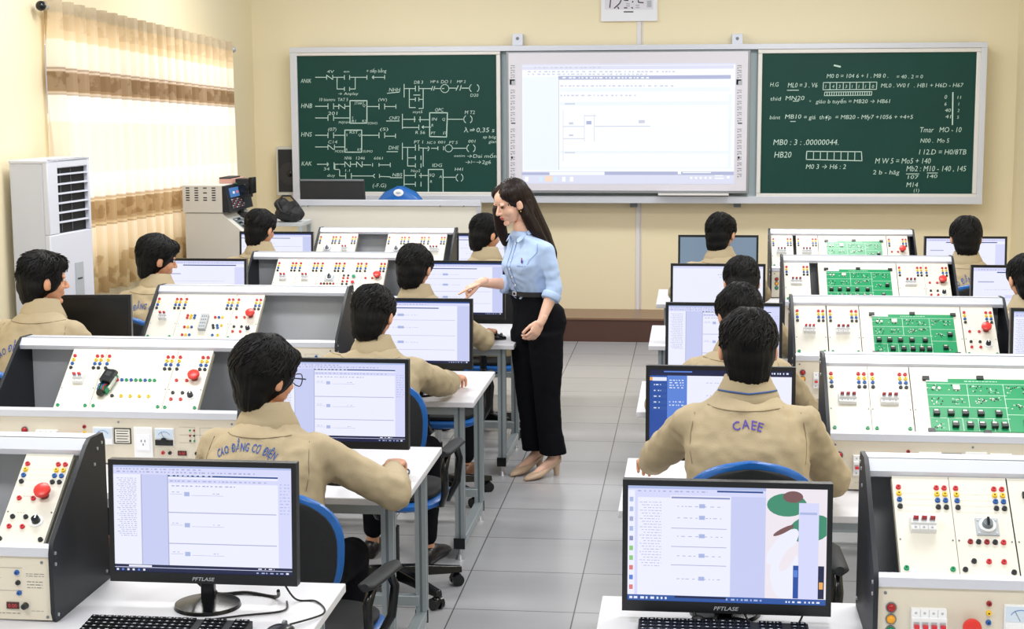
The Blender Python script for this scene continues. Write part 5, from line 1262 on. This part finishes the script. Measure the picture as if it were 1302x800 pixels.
# ---- the teacher
def teacher():
    cx, cy, rz = -.885, 8.86, 135
    root = empty('person', (cx, cy, 0), R(rz), 'standing woman teacher in light blue shirt and black trousers pointing at a monitor', 'person')
    inv = (Matrix.Translation((cx, cy, 0)) @ Matrix.Rotation(R(rz), 4, 'Z')).inverted()
    L = lambda x, y, z: inv @ V((x, y, z))
    hc = L(-1.005, 8.83, 1.538); nb = L(-.950, 8.85, 1.365); shc = L(-.915, 8.86, 1.300)
    RS = shc+V((.150, 0, -.018)); LS = shc+V((-.160, 0, -.018))
    RE = L(-1.015, 8.93, 1.065); RW = L(-1.178, 8.80, 1.088); LE = L(-.760, 8.74, 1.065); LW = L(-.825, 8.665, .895)
    wa = L(-.902, 8.865, 1.035); hp = L(-.868, 8.87, .875)
    # shirt
    s = MB(); m = 'shirt_blue'; rr = []
    for c, rx, ry in ((wa+V((0, 0, -.035)), .128, .098), (wa+V((0, 0, .01)), .130, .100), (wa.lerp(shc, .3)+V((0, .012, 0)), .142, .116), (wa.lerp(shc, .58)+V((0, .022, 0)), .152, .124), (wa.lerp(shc, .82)+V((0, .006, 0)), .156, .104), (shc+V((0, 0, .018)), .135, .076), (nb+V((0, 0, -.012)), .074, .062), (nb+V((0, 0, .012)), .055, .052)):
        rr.append(ring(c, rx, ry, 28, 2.15))
    s.loft(rr, m)
    for sg in (-1, 1): s.ell(wa.lerp(shc, .55)+V((sg*.062, .085, 0)), (.056, .052, .058), m, 18, 12)
    for S, E, W_ in ((RS, RE, RW), (LS, LE, LW)):
        s.cap(shc.lerp(S, .7), S, .048, .046, m); s.cap(S, E, .047, .046, m); q = E.lerp(W_, .22); s.cap(E, q, .050, .046, m)
    vs, fs, ns = remesh(s, .008, 5); vs = wrinkle(vs, ns, 20, .006, (RE, LE, wa+V((0, .1, .02))))
    sb = MB(); sb.add(vs, fs, m); so = sb.build('shirt', root, ang=180); bv = BVHTree.FromPolygons(vs, fs)
    def fr(X, Zz, off=.002):
        h = bv.ray_cast(V((X, 1.5, Zz)), V((0, -1, 0))); return h[0]+V((0, off, 0)) if h[0] else None
    sm = MB()
    for dx in (-.014, .014):
        p = [fr(.004+dx+(shc.x)*.0+(k/14)*(nb.x), wa.z+.01+k*(nb.z-.05-wa.z)/14) for k in range(15)]; p = [q for q in p if q]
        if len(p) > 3: sm.tube(p, .0016, 'shirt_seam', 5)
    for sg, ps in ((-1, LS), (1, RS)):
        pp = [fr(shc.x+sg*(.125+.012*math.sin(k)), shc.z+.01-.022*k) for k in range(6)]; pp = [q for q in pp if q]
        if len(pp) > 3: sm.tube(pp, .0014, 'shirt_seam', 5)
    sm.build('placket', so)
    for k in range(6):
        p = fr(nb.x*(.15+.13*k), wa.z+.045+.045*k, .003)
        if p: q = MB(); q.ell(p, (.0055, .002, .0055), 'white_plastic', 12, 8); q.build('button', so)
    lg = MB(); p = fr(shc.x-.085, shc.z-.085, .003)
    if p: lg.ell(p, (.009, .002, .014), 'jacket_purple', 12, 8); lg.ell(p+V((0, 0, .018)), (.005, .002, .005), 's_red', 10, 8)
    for k in range(5):
        p2 = fr(shc.x-.105+.01*k, shc.z-.108, .003)
        if p2: lg.cbox(p2, (.006, .002, .004), 'shirt_seam')
    lg.build('chest_emblem', so)
    for E, W_ in ((RE, RW), (LE, LW)):                       # rolled cuffs
        q0 = E.lerp(W_, .14); q1 = E.lerp(W_, .34); c = MB(); dd = (q1-q0)
        c.tube([q0, q0+dd*.15, q0+dd*.85, q1], [.0515, .0545, .0525, .048], m, 20); c.build('cuff', so, ang=60)
    c = MB()                                                 # collar with two points
    for sg in (-1, 1):
        t0 = [nb+V((sg*.004, -.060, .030)), nb+V((sg*.055, -.030, .032)), nb+V((sg*.058, .018, .018)), nb+V((sg*.022, .066, -.030))]
        t1 = [nb+V((sg*.004, -.070, .000)), nb+V((sg*.072, -.036, .002)), nb+V((sg*.078, .028, -.018)), nb+V((sg*.050, .088, -.066))]
        o_ = V((0, 0, .004))
        for k in range(3):
            a, b_, c_, d_ = t0[k], t0[k+1], t1[k+1], t1[k]
            c.add([a, b_, c_, d_, a-o_, b_-o_, c_-o_, d_-o_], [(0, 1, 2, 3), (7, 6, 5, 4), (0, 4, 5, 1), (1, 5, 6, 2), (2, 6, 7, 3), (3, 7, 4, 0)], m)
    co = c.build('collar', so, ang=50); sd = co.modifiers.new('s', 'SUBSURF'); sd.levels = 1; sd.render_levels = 1
    # trousers
    t = MB(); m = 'trouser'
    t.loft([ring(wa+V((0, 0, .006)), .126, .097, 28), ring(wa+V((0, 0, -.03)), .130, .100, 28), ring(hp+V((0, -.012, .06)), .156, .122, 28), ring(hp+V((0, -.018, -.01)), .165, .130, 28), ring(hp+V((0, -.01, -.08)), .158, .120, 28), ring(hp+V((0, 0, -.12)), .13, .09, 28)], m)
    RA = L(-.880, 8.915, .09); LA = L(-.775, 8.805, .09); legs = []
    for A, S in ((RA, V((.078, 0, -.06))), (LA, V((-.078, 0, -.06)))):
        h0 = hp+S; kn = h0.lerp(A, .50)+V((0, .02, 0))
        rr = [ring(h0, .092, .10, 22), ring(h0.lerp(kn, .5), .083, .092, 22), ring(kn, .070, .076, 22), ring(kn.lerp(A, .5), .066, .074, 22), ring(A+V((0, 0, .045)), .070, .080, 22), ring(A+V((0, 0, .035)), .07, .08, 22)]
        t.loft(rr, m); legs.append((A, kn, h0))
    vs, fs, ns = remesh(t, .0085, 4); vs = wrinkle(vs, ns, 31, .005); tb = MB(); tb.add(vs, fs, m); to = tb.build('trousers', root, ang=180)
    bl = MB(); w0 = wa+V((0, 0, -.006)); rg = [ring(w0+V((0, 0, dz)), .130+e, .101+e, 30) for dz, e in ((-.014, .001), (-.012, .005), (.012, .005), (.014, .001))]; bl.loft(rg, 'black_matt'); bo = bl.build('belt', to, ang=60)
    bk = MB(); bk.cbox(w0+V((.01, .108, 0)), (.034, .006, .026), 'alu'); bk.cbox(w0+V((.01, .111, 0)), (.020, .004, .014), 'black_gloss'); bk.build('belt_buckle', to, bevel=.003)
    # body
    b = MB(); m = 'skin_fair'
    b.loft([ring(wa.lerp(shc, t_), rx, ry, 20) for t_, rx, ry in ((-.9, .10, .08), (-.3, .11, .08), (.2, .09, .07), (.6, .11, .08), (.9, .11, .06), (1.05, .06, .045))], m)
    b.cap(shc, nb+V((0, .01, .03)), .052, .042, m)
    for S, E, W_ in ((RS, RE, RW), (LS, LE, LW)): b.cap(S, E, .036, .034, m); b.cap(E, E.lerp(W_, .35), .036, .034, m); b.cap(E.lerp(W_, .35), W_, .034, .023, m)
    for A, kn, h0 in legs: b.cap(h0, kn, .06, .045, m); b.cap(kn, A+V((0, 0, .06)), .045, .032, m); b.cap(A+V((0, 0, .06)), A+V((0, -.01, .02)), .030, .030, m)
    for A in (RA, LA): b.cap(A+V((0, -.005, .010)), A+V((0, .075, -.038)), .030, .022, m); b.cap(A+V((0, .075, -.038)), A+V((0, .15, -.068)), .026, .015, m)
    g = remesh(b, .008, 3); body = MB(); add_raw(body, g, m)
    # head looks left and down
    HT = Matrix.Translation(hc) @ Matrix.Rotation(R(-8), 4, 'Z') @ Matrix.Rotation(R(-21), 4, 'X') @ Matrix.Scale(1.02, 4)
    add_raw(body, xf(HEAD_F, HT), m)
    up = V((0, 0, 1)); 
    dr = (L(-1.287, 8.745, 1.045)-RW); add_raw(body, hand(RW, dr, V((0, .1, -1)), m, 1, pose='point', vox=.0028, sc=.95), m)
    dl = L(-.878, 8.64, .80)-LW; nl = inv.to_3x3() @ V((-.8, .6, -.2)); add_raw(body, hand(LW, dl, nl, m, -1, curl=(25, 34, 25), vox=.0028, sc=.95), m)
    body.build('body', root, ang=180)
    for k in (-1, 1):
        e = MB(HT); e.ell((k*.029, .081, -.003), (.011, .006, .0036), 'eye_dark', 14, 8); e.ell((k*.030, .0815, .0015), (.013, .006, .0024), 'eye_dark', 12, 6); e.build('eye', root)
        e = MB(HT); e.tube([(k*.014, .0855, .016), (k*.028, .0845, .020), (k*.042, .072, .016)], [.0016, .002, .0008], 'brow', 6); e.build('eyebrow', root)
    e = MB(HT); e.ell((0, .0880, -.0600), (.019, .0065, .0042), 'lips', 16, 8); e.ell((0, .0865, -.0685), (.016, .0065, .0045), 'lips', 16, 8); e.build('lips', root)
    # long straight hair parted in the middle
    hm = 'hair_brown'; hb = MB()
    hb.ell((0, -.022, .032), (.082, .098, .090), hm, 30, 20); hb.ell((0, -.045, -.02), (.076, .070, .085), hm, 24, 16)
    for k in (-1, 1):
        hb.ell((k*.044, .026, .058), (.038, .050, .041), hm, 18, 12); hb.ell((k*.066, .030 if k > 0 else .022, .020 if k > 0 else .030), (.016, .034, .040 if k > 0 else .030), hm, 14, 10)
    ih = HT.inverted()
    W = lambda x, y, z: ih @ (inv @ V((x, y, z)))
    def mass(pts, rs, flat=.55):
        for i in range(len(pts)-1): hb.cap(pts[i], pts[i+1], rs[i], rs[i+1], hm)
    # behind the near shoulder, falling down her back
    mass([W(-.955, 8.86, 1.56), W(-.905, 8.90, 1.44), W(-.845, 8.93, 1.33), W(-.80, 8.93, 1.24), W(-.780, 8.92, 1.15)], [.070, .066, .054, .040, .018])
    mass([W(-.93, 8.84, 1.53), W(-.915, 8.82, 1.46), W(-.875, 8.83, 1.38), W(-.81, 8.86, 1.28)], [.045, .036, .036, .022])
    # far side, hanging forward beside the face
    mass([W(-1.055, 8.90, 1.57), W(-1.085, 8.91, 1.48), W(-1.075, 8.92, 1.38), W(-1.05, 8.93, 1.30)], [.036, .036, .034, .022])
    vs, fs, ns = remesh(hb, .005, 6); out = []
    for v, n in zip(vs, ns):
        wv = HT @ v; a = math.atan2(v.x, v.y+.02); k = noise.noise((a*14, wv.z*2.5, 3))*.004+noise.noise((a*40, wv.z*3, 9))*.0016
        pr = abs(v.x)
        if pr < .010 and v.z > .05 and v.y > -.04: k -= .004*(1-pr/.010)
        out.append(v+n*k)
    H = MB(HT); H.add(out, fs, hm); bt = BVHTree.FromPolygons(out, fs); rnd = random.Random(4)
    H.build('hair', root, ang=70)
    # earring and shoes
    e = MB(HT); e.ell((-.074, .004, -.052), (.004, .004, .005), 'gold', 10, 8); e.build('earring', root)
    for A, tx in ((RA, (-.158, -.203)), (LA, (-.137, -.141))):
        d = (inv.to_3x3() @ V((tx[0], tx[1], 0))).normalized(); sd_ = V((d.y, -d.x, 0)); h0 = V((A.x, A.y, 0))-d*.045
        sh = MB(); prof = [(0, .60, .062, .125), (.02, .80, .058, .118), (.06, .74, .042, .085), (.10, .74, .022, .062), (.14, .92, .006, .050), (.17, 1.0, .001, .046), (.20, .90, .001, .038), (.23, .62, .001, .028), (.252, .22, .002, .016)]
        rr = []
        for t_, ww, zb, zt in prof:
            c_ = h0+d*t_; ww *= .037; q = []
            for k in range(20):
                a = 2*math.pi*k/20; zz = zb+(zt-zb)*(.5+.5*math.sin(a)); q.append(c_+sd_*(ww*math.cos(a))+V((0, 0, zz)))
            rr.append(q)
        sh.loft(rr, 'pumps'); sh.cyl(h0+d*.022+V((0, 0, .066)), h0+d*.016, .022, 'pumps', .014, 16); sh.build('high_heeled_shoe', root, ang=60)
teacher()
# ================================================================== CHAIRS
cl = [(-1.235, 4.95, -10, 'blue and black office chair of the student with glasses, nearest on the left', .95),
      (-1.27, 6.62, -6, 'blue and black office chair in the third row left of the aisle'),
      (-1.34, 8.27, -4, 'blue and black office chair of the student the teacher is helping'),
      (-1.28, 9.95, 0, 'blue and black office chair behind the teacher, farthest row left of the aisle'),
      (-2.95, 6.68, -10, 'blue and black office chair at the left picture edge in the third row'),
      (-2.90, 8.25, -10, 'blue and black office chair beside the air conditioner, fourth row'),
      (-2.80, 9.95, 0, 'blue and black office chair in front of the grey control cabinet'),
      (.165, 4.96, 2, 'blue rimmed office chair of the student lettered CAEE, nearest on the right', 1.065),
      (.20, 6.55, 0, 'blue and black office chair in the third row right of the aisle'),
      (.20, 8.25, 0, 'blue and black office chair in the fourth row right of the aisle'),
      (.155, 9.95, 0, 'blue and black office chair before the grey blue monitor, farthest right bench'),
      (1.67, 9.95, 0, 'blue and black office chair by the right wall in the farthest row'),
      (1.74, 8.25, 0, 'blue and black office chair at the right picture edge in the fourth row')]
for c in cl: chair(*c)

# ================================================================== FRONT OF THE ROOM, LEFT
def P(px, py, Y): return bp(px, py, Y)
# teacher's desk (tall white back panel)
Yd = 12.35
a = P(379, 254, Yd); b = P(612, 312, Yd)
td = empty('teacher_desk', ((a.x+b.x)/2, Yd+.35, 0), 0, 'wide white panelled teacher desk in front of the left chalkboard', 'desk')
T = Matrix.Translation(-td.location)
m = MB(T); m.box((a.x+.03, Yd, .05), (b.x-.03, Yd+.02, a.z-.045), 'panel_cream'); m.build('front_panel', td, bevel=.003)
m = MB(T); m.box((a.x, Yd-.015, a.z-.045), (b.x, Yd+.035, a.z), 'rail_white'); m.box((a.x, Yd-.01, 0), (a.x+.035, Yd+.03, a.z-.045), 'alu'); m.box((b.x-.035, Yd-.01, 0), (b.x, Yd+.03, a.z-.045), 'alu')
for px in (392, 560, 590): q = P(px, 262, Yd); m.cyl((q.x, Yd-.017, q.z), (q.x, Yd-.014, q.z), .006, 'alu_dark', n=8)
m.build('panel_frame', td, bevel=.003)
m = MB(T); m.box((a.x, Yd+.03, 1.02), (b.x, Yd+.75, 1.05), 'desk_white'); m.build('desktop', td, bevel=.003)
for x in (a.x+.03, b.x-.03): m = MB(T); m.box((x-.02, Yd+.68, 0), (x+.02, Yd+.72, 1.02), 'alu_post'); m.build('leg', td)
# dark monitor seen from behind, on the desk
mm = empty('monitor', (P(421, 250, 12.6).x, 12.62, 1.05), 0, 'dark monitor back on the teacher desk before the chalkboard', 'monitor')
a = P(381, 228, 12.6); b = P(463, 254, 12.6); T = Matrix.Translation(-mm.location)
m = MB(T); m.prism([(12.60, 1.12), (12.60, a.z), (12.63, a.z), (12.66, 1.3), (12.66, 1.12)], a.x, b.x, 'black_matt'); m.box((a.x, 12.595, a.z-.015), (b.x, 12.60, a.z), 'alu_dark'); m.build('monitor_case', mm, bevel=.004)
m = MB(); m.box((-.03, 0, .01), (.03, .03, .2), 'black_gloss'); m.build('stand_neck', mm); m = MB(); m.cyl((0, .01, 0), (0, .01, .012), .11, 'black_gloss', n=28); m.build('stand_base', mm)
# teacher's blue chair
tcr = empty('teacher_chair', (P(510, 250, 13.2).x, 13.22, 0), 0, 'blue plastic chair back with a white logo rising behind the teacher desk', 'chair')
q0 = P(476, 254, 13.2); q1 = P(543, 254, 13.2); qt = P(510, 236, 13.2); hw = (q1.x-q0.x)/2
bs = MB(); rings = []
for j in range(15):
    t = j/14; z = .62+(qt.z-.62)*t; wd_ = hw*1.05*(max(0, 1-max(0, (z-1.05)/(qt.z-1.05))**2.2))**.5 if z > 1.05 else hw*(1.05-.12*(1.05-z)/.43)
    wd_ = max(wd_, .02); rings.append([V((wd_*math.sin(a_), .10*(1-math.cos(a_*.9))*1.0-.035*(1 if s_ else 0)-.10, z)) for s_ in (0, 1) for a_ in ([(-1.4+2.8*k/14) for k in range(15)] if not s_ else [(1.4-2.8*k/14) for k in range(15)])])
bs.loft(rings, 'chair_blue'); bs.build('back_shell', tcr, ang=60)
q = P(509, 244, 13.2); l = MB(); l.ell((.0, -.136, q.z), (.042, .006, .030), 'white_plastic', 16, 8); l.ell((.0, -.141, q.z), (.022, .004, .012), 'grey_plastic', 12, 8); l.build('logo_plate', tcr)
s = MB(); s.loft([ring((0, 0, z), .22*k, .21*k, 28, 3) for z, k in ((.42, .9), (.44, 1), (.47, 1), (.485, .94))], 'chair_blue'); s.build('seat', tcr)
for sx in (-1, 1):
    for sy in (-1, 1): l = MB(); l.tube([(sx*.17, sy*.15, .43), (sx*.21, sy*.20, 0)], .012, 'alu', 8); l.build('leg', tcr)
l = MB(); l.tube([(-.1, -.14, .45), (-.1, -.13, .8)], .012, 'alu', 8); l.tube([(.1, -.14, .45), (.1, -.13, .8)], .012, 'alu', 8); l.build('back_support', tcr)

# grey control cabinet (machine console) by the window
Yc = 11.35
k0 = P(232, 236, Yc); k1 = P(303, 272, Yc)
cb = empty('control_cabinet', (k0.x+.35, Yc+.3, 0), 0, 'large grey control cabinet with a slotted vent box and sloping desk by the curtain', 'cabinet')
T = Matrix.Translation(-cb.location)
zt = k0.z; zm = P(232, 271, Yc).z; xl = k0.x; xr = P(284, 271, Yc).x
m = MB(T); xf_ = P(372, 340, Yc).x
m.prism([(xl+.01, 0), (xl+.01, zm), (xr-.01, zm), (P(287, 276, Yc).x, P(287, 276, Yc).z), (P(330, 312, Yc).x, P(330, 312, Yc).z), (xf_, .98), (xf_, 0)], Yc, Yc+.62, 'console_grey', 'y')
m.build('cabinet_body', cb, bevel=.005)
m = MB(T); m.box((xl, Yc-.01, zm+.004), (xr, Yc+.60, zt), 'console_grey')
for i in range(4):
    for j in range(6):
        if i == 2 and j in (1, 3): continue
        x = P(241+i*11, 240, Yc).x; z = P(240, 239+j*3.1, Yc).z; m.box((x-.026, Yc-.012, z-.004), (x+.002, Yc-.0095, z+.004), 'hole')
m.build('vent_box', cb, bevel=.004)
m = MB(T); sl = P(303, 271, Yc).x
m.prism([(xr-.002, zm+.006), (xr-.002, zt-.004), (xr+.02, zt-.004), (xr+.055, zm+.006)], Yc-.012, Yc+.60, 'side_black', 'y'); m.build('instrument_face', cb)
sc = MB(T)
def fq(u, v): return V((xr+.021+.035*v+.002, Yc+.03+.52*u, (zt-.01)*(1-v)+(zm+.02)*v))
def fr_(u0, v0, u1, v1, mt, e=.001): sc.add([fq(u0, v1)+V((e, 0, 0)), fq(u1, v1)+V((e, 0, 0)), fq(u1, v0)+V((e, 0, 0)), fq(u0, v0)+V((e, 0, 0))], [(0, 1, 2, 3)], mt)
em('crt_blue', (70, 120, 180)); fr_(.05, .08, .62, .48, 'crt_blue'); fr_(.2, .24, .3, .34, 'sc_tick', .002); fr_(.38, .24, .48, .34, 'sc_red', .002); fr_(.72, .05, .95, .2, 'sc_lav', .001)
for i in range(7):
    for jj in range(5): fr_(.06+.09*i, .55+.085*jj, .12+.09*i, .60+.085*jj, ('grey_plastic', 'alu_dark', 's_darkred')[(i+jj) % 3])
sc.build('instrument_screen', cb, smooth=False)
m = MB(T)                                                  # keypads on the slope
pa = V((P(287, 276, Yc).x, 0, P(287, 276, Yc).z)); pb = V((P(330, 312, Yc).x, 0, P(330, 312, Yc).z)); dd = (pb-pa); nn = V((-dd.z, 0, dd.x)).normalized()
if nn.z < 0: nn = -nn
def sp(u, y): return V((pa.x, Yc+y, pa.z))+dd*u
for (u0, u1, y0, y1, mt) in ((.1, .95, .08, .30, 'alu_dark'), (.2, .9, .34, .56, 'console_top')):
    q = [sp(u0, y0), sp(u1, y0), sp(u1, y1), sp(u0, y1)]; m.add([p+nn*.004 for p in q], [(0, 1, 2, 3)], mt)
for i in range(7):
    for jj in range(4): q = sp(.16+.11*i, .11+.045*jj)+nn*.006; m.ell(q, (.014, .012, .006), 'black_gloss' if (i+jj) % 3 else 'grey_plastic', 8, 6)
m.build('keypad', cb)
# black cameralike device and small things on the cabinet
g0 = P(311, 251, Yc+.35); g = MB()
g.box((g0.x-.07, Yc+.30, g0.z), (g0.x+.045, Yc+.42, g0.z+.14), 'black_matt'); g.box((g0.x+.045, Yc+.31, g0.z+.03), (g0.x+.075, Yc+.41, g0.z+.15), 'black_gloss'); g.cyl((g0.x+.01, Yc+.30, g0.z+.07), (g0.x+.01, Yc+.27, g0.z+.07), .035, 'black_gloss', n=18)
g.cyl((g0.x-.03, Yc+.36, zm-.02), (g0.x-.03, Yc+.36, g0.z+.01), .02, 'black_matt', n=12); g.cyl((g0.x-.03, Yc+.36, zm-.06), (g0.x-.03, Yc+.36, zm-.02), .05, 'black_matt', n=18)
g.box((g0.x-.06, Yc+.295, g0.z+.08), (g0.x-.04, Yc+.30, g0.z+.11), 's_green')
tag(g.build('recorder', bevel=.004), 'black boxy device on the right end of the grey control cabinet', 'device')
bx_ = MB(); q0 = P(306, 232, Yc+.3); bx_.box((xr-.10, Yc+.25, zt), (xr+.01, Yc+.55, zt+.035), 'wood_pink'); bx_.box((xr-.10, Yc+.25, zt+.035), (xr-.01, Yc+.5, zt+.045), 'black_matt'); tag(bx_.build('book', bevel=.003), 'reddish book lying on top of the grey control cabinet', 'book')
# black bag hanging by the chalkboard frame
g0 = P(349, 253, 12.0); g1 = P(378, 284, 12.0)
bg = empty('black_bag', ((g0.x+g1.x)/2, 12.05, 0), 0, 'black shoulder bag slumped between the grey cabinet and the teacher desk', 'bag')
T = Matrix.Translation(-bg.location); m = MB()
cxb, czb = (g0.x+g1.x)/2, (g0.z+g1.z)/2
m.ell((cxb+.01, 12.05, czb-.025), (.115, .09, .068), 'bag_black', 24, 16); m.ell((cxb-.045, 12.05, czb+.045), (.060, .055, .055), 'bag_black', 20, 12); m.ell((cxb+.045, 12.05, czb+.03), (.05, .05, .05), 'bag_black', 18, 12); m.ell((cxb+.05, 12.02, czb-.03), (.06, .07, .07), 'bag_black', 18, 12)
vs, fs, ns = remesh(m, .008, 4); vs = [T @ v for v in wrinkle(vs, ns, 77, .012)]; m = MB(); m.add(vs, fs, 'bag_black'); m.build('bag_body', bg, ang=120)
m = MB(T); m.tube([(cxb-.07, 12.0, czb+.06), (cxb-.03, 11.97, czb+.0), (cxb+.03, 11.96, czb-.02), (cxb+.08, 12.0, czb+.07), (cxb+.03, 12.03, czb+.115), (cxb-.03, 12.03, czb+.115), (cxb-.07, 12.0, czb+.06)], .008, 'black_matt', 6); m.build('bag_strap', bg)
sb = P(350, 284, 12.05)
stl = empty('side_table', (cxb, 12.1, 0), 0, 'low grey side table carrying the black bag beside the teacher desk', 'table')
T = Matrix.Translation(-stl.location); zb = czb-.085
m = MB(T); m.box((cxb-.22, 11.98, zb-.03), (cxb+.13, 12.30, zb), 'console_top'); m.build('table_top', stl, bevel=.003)
for sx in (-.20, .11):
    for sy in (12.0, 12.28): m = MB(T); m.box((cxb+sx-.015, sy-.015, 0), (cxb+sx+.015, sy+.015, zb-.03), 'alu_post'); m.build('leg', stl)

# ------------------------------------------------------------------ air conditioner
Ya = 8.95
def ac():
    c = P(60, 204, 8.65); zt = c.z; ang = R(83)               # front turned to the room
    root = empty('air_conditioner', (c.x-.090, 8.902, 0), ang, 'tall white floor standing air conditioner against the left wall', 'air conditioner')
    Wd, D = .48, .24
    b = MB(); b.box((-Wd/2, -D/2+.03, .03), (Wd/2, D/2, zt-.012), 'ac_side'); b.box((-Wd/2+.01, -D/2+.03, 0), (Wd/2-.01, D/2-.02, .03), 'alu_dark'); b.build('cabinet', root, bevel=.012)
    b = MB(); b.box((-Wd/2-.003, -D/2-.0, .04), (Wd/2+.003, -D/2+.032, zt-.42), 'ac_white')
    b.box((-Wd/2-.003, -D/2, zt-.42), (-Wd/2+.11, -D/2+.032, zt-.0), 'ac_white'); b.box((Wd/2-.02, -D/2, zt-.42), (Wd/2+.003, -D/2+.032, zt-.0), 'ac_white'); b.box((-Wd/2+.11, -D/2, zt-.05), (Wd/2-.02, -D/2+.032, zt-.0), 'ac_white')
    b.box((-Wd/2-.004, -D/2, zt-.02), (Wd/2+.004, D/2, zt), 'ac_white')
    b.build('front_panel', root, bevel=.006)
    b = MB(); b.box((-Wd/2+.11, -D/2+.028, zt-.42), (Wd/2-.02, -D/2+.036, zt-.05), 'hole'); b.build('air_outlet', root)
    for k in range(6):
        z = zt-.085-.054*k; b = MB(); b.prism([(-D/2+.002, z-.006), (-D/2+.022, z+.001), (-D/2+.022, z+.003), (-D/2+.002, z-.0025)], -Wd/2+.11, Wd/2-.02, 'ac_white'); b.build('louvre', root)
    for x in (-.06, .06): b = MB(); b.box((x-.002, -D/2+.024, zt-.41), (x+.002, -D/2+.03, zt-.06), 'alu_dark'); b.build('vane', root)
    b = MB(); b.box((.02, -D/2-.004, zt-1.12), (.115, -D/2, zt-.60), 'grey_plastic'); b.box((.028, -D/2-.006, zt-1.03), (.107, -D/2-.003, zt-.96), 'black_gloss'); b.box((.04, -D/2-.0055, zt-.70), (.095, -D/2-.0035, zt-.69), 'ink'); b.build('control_panel', root, bevel=.003)
ac()
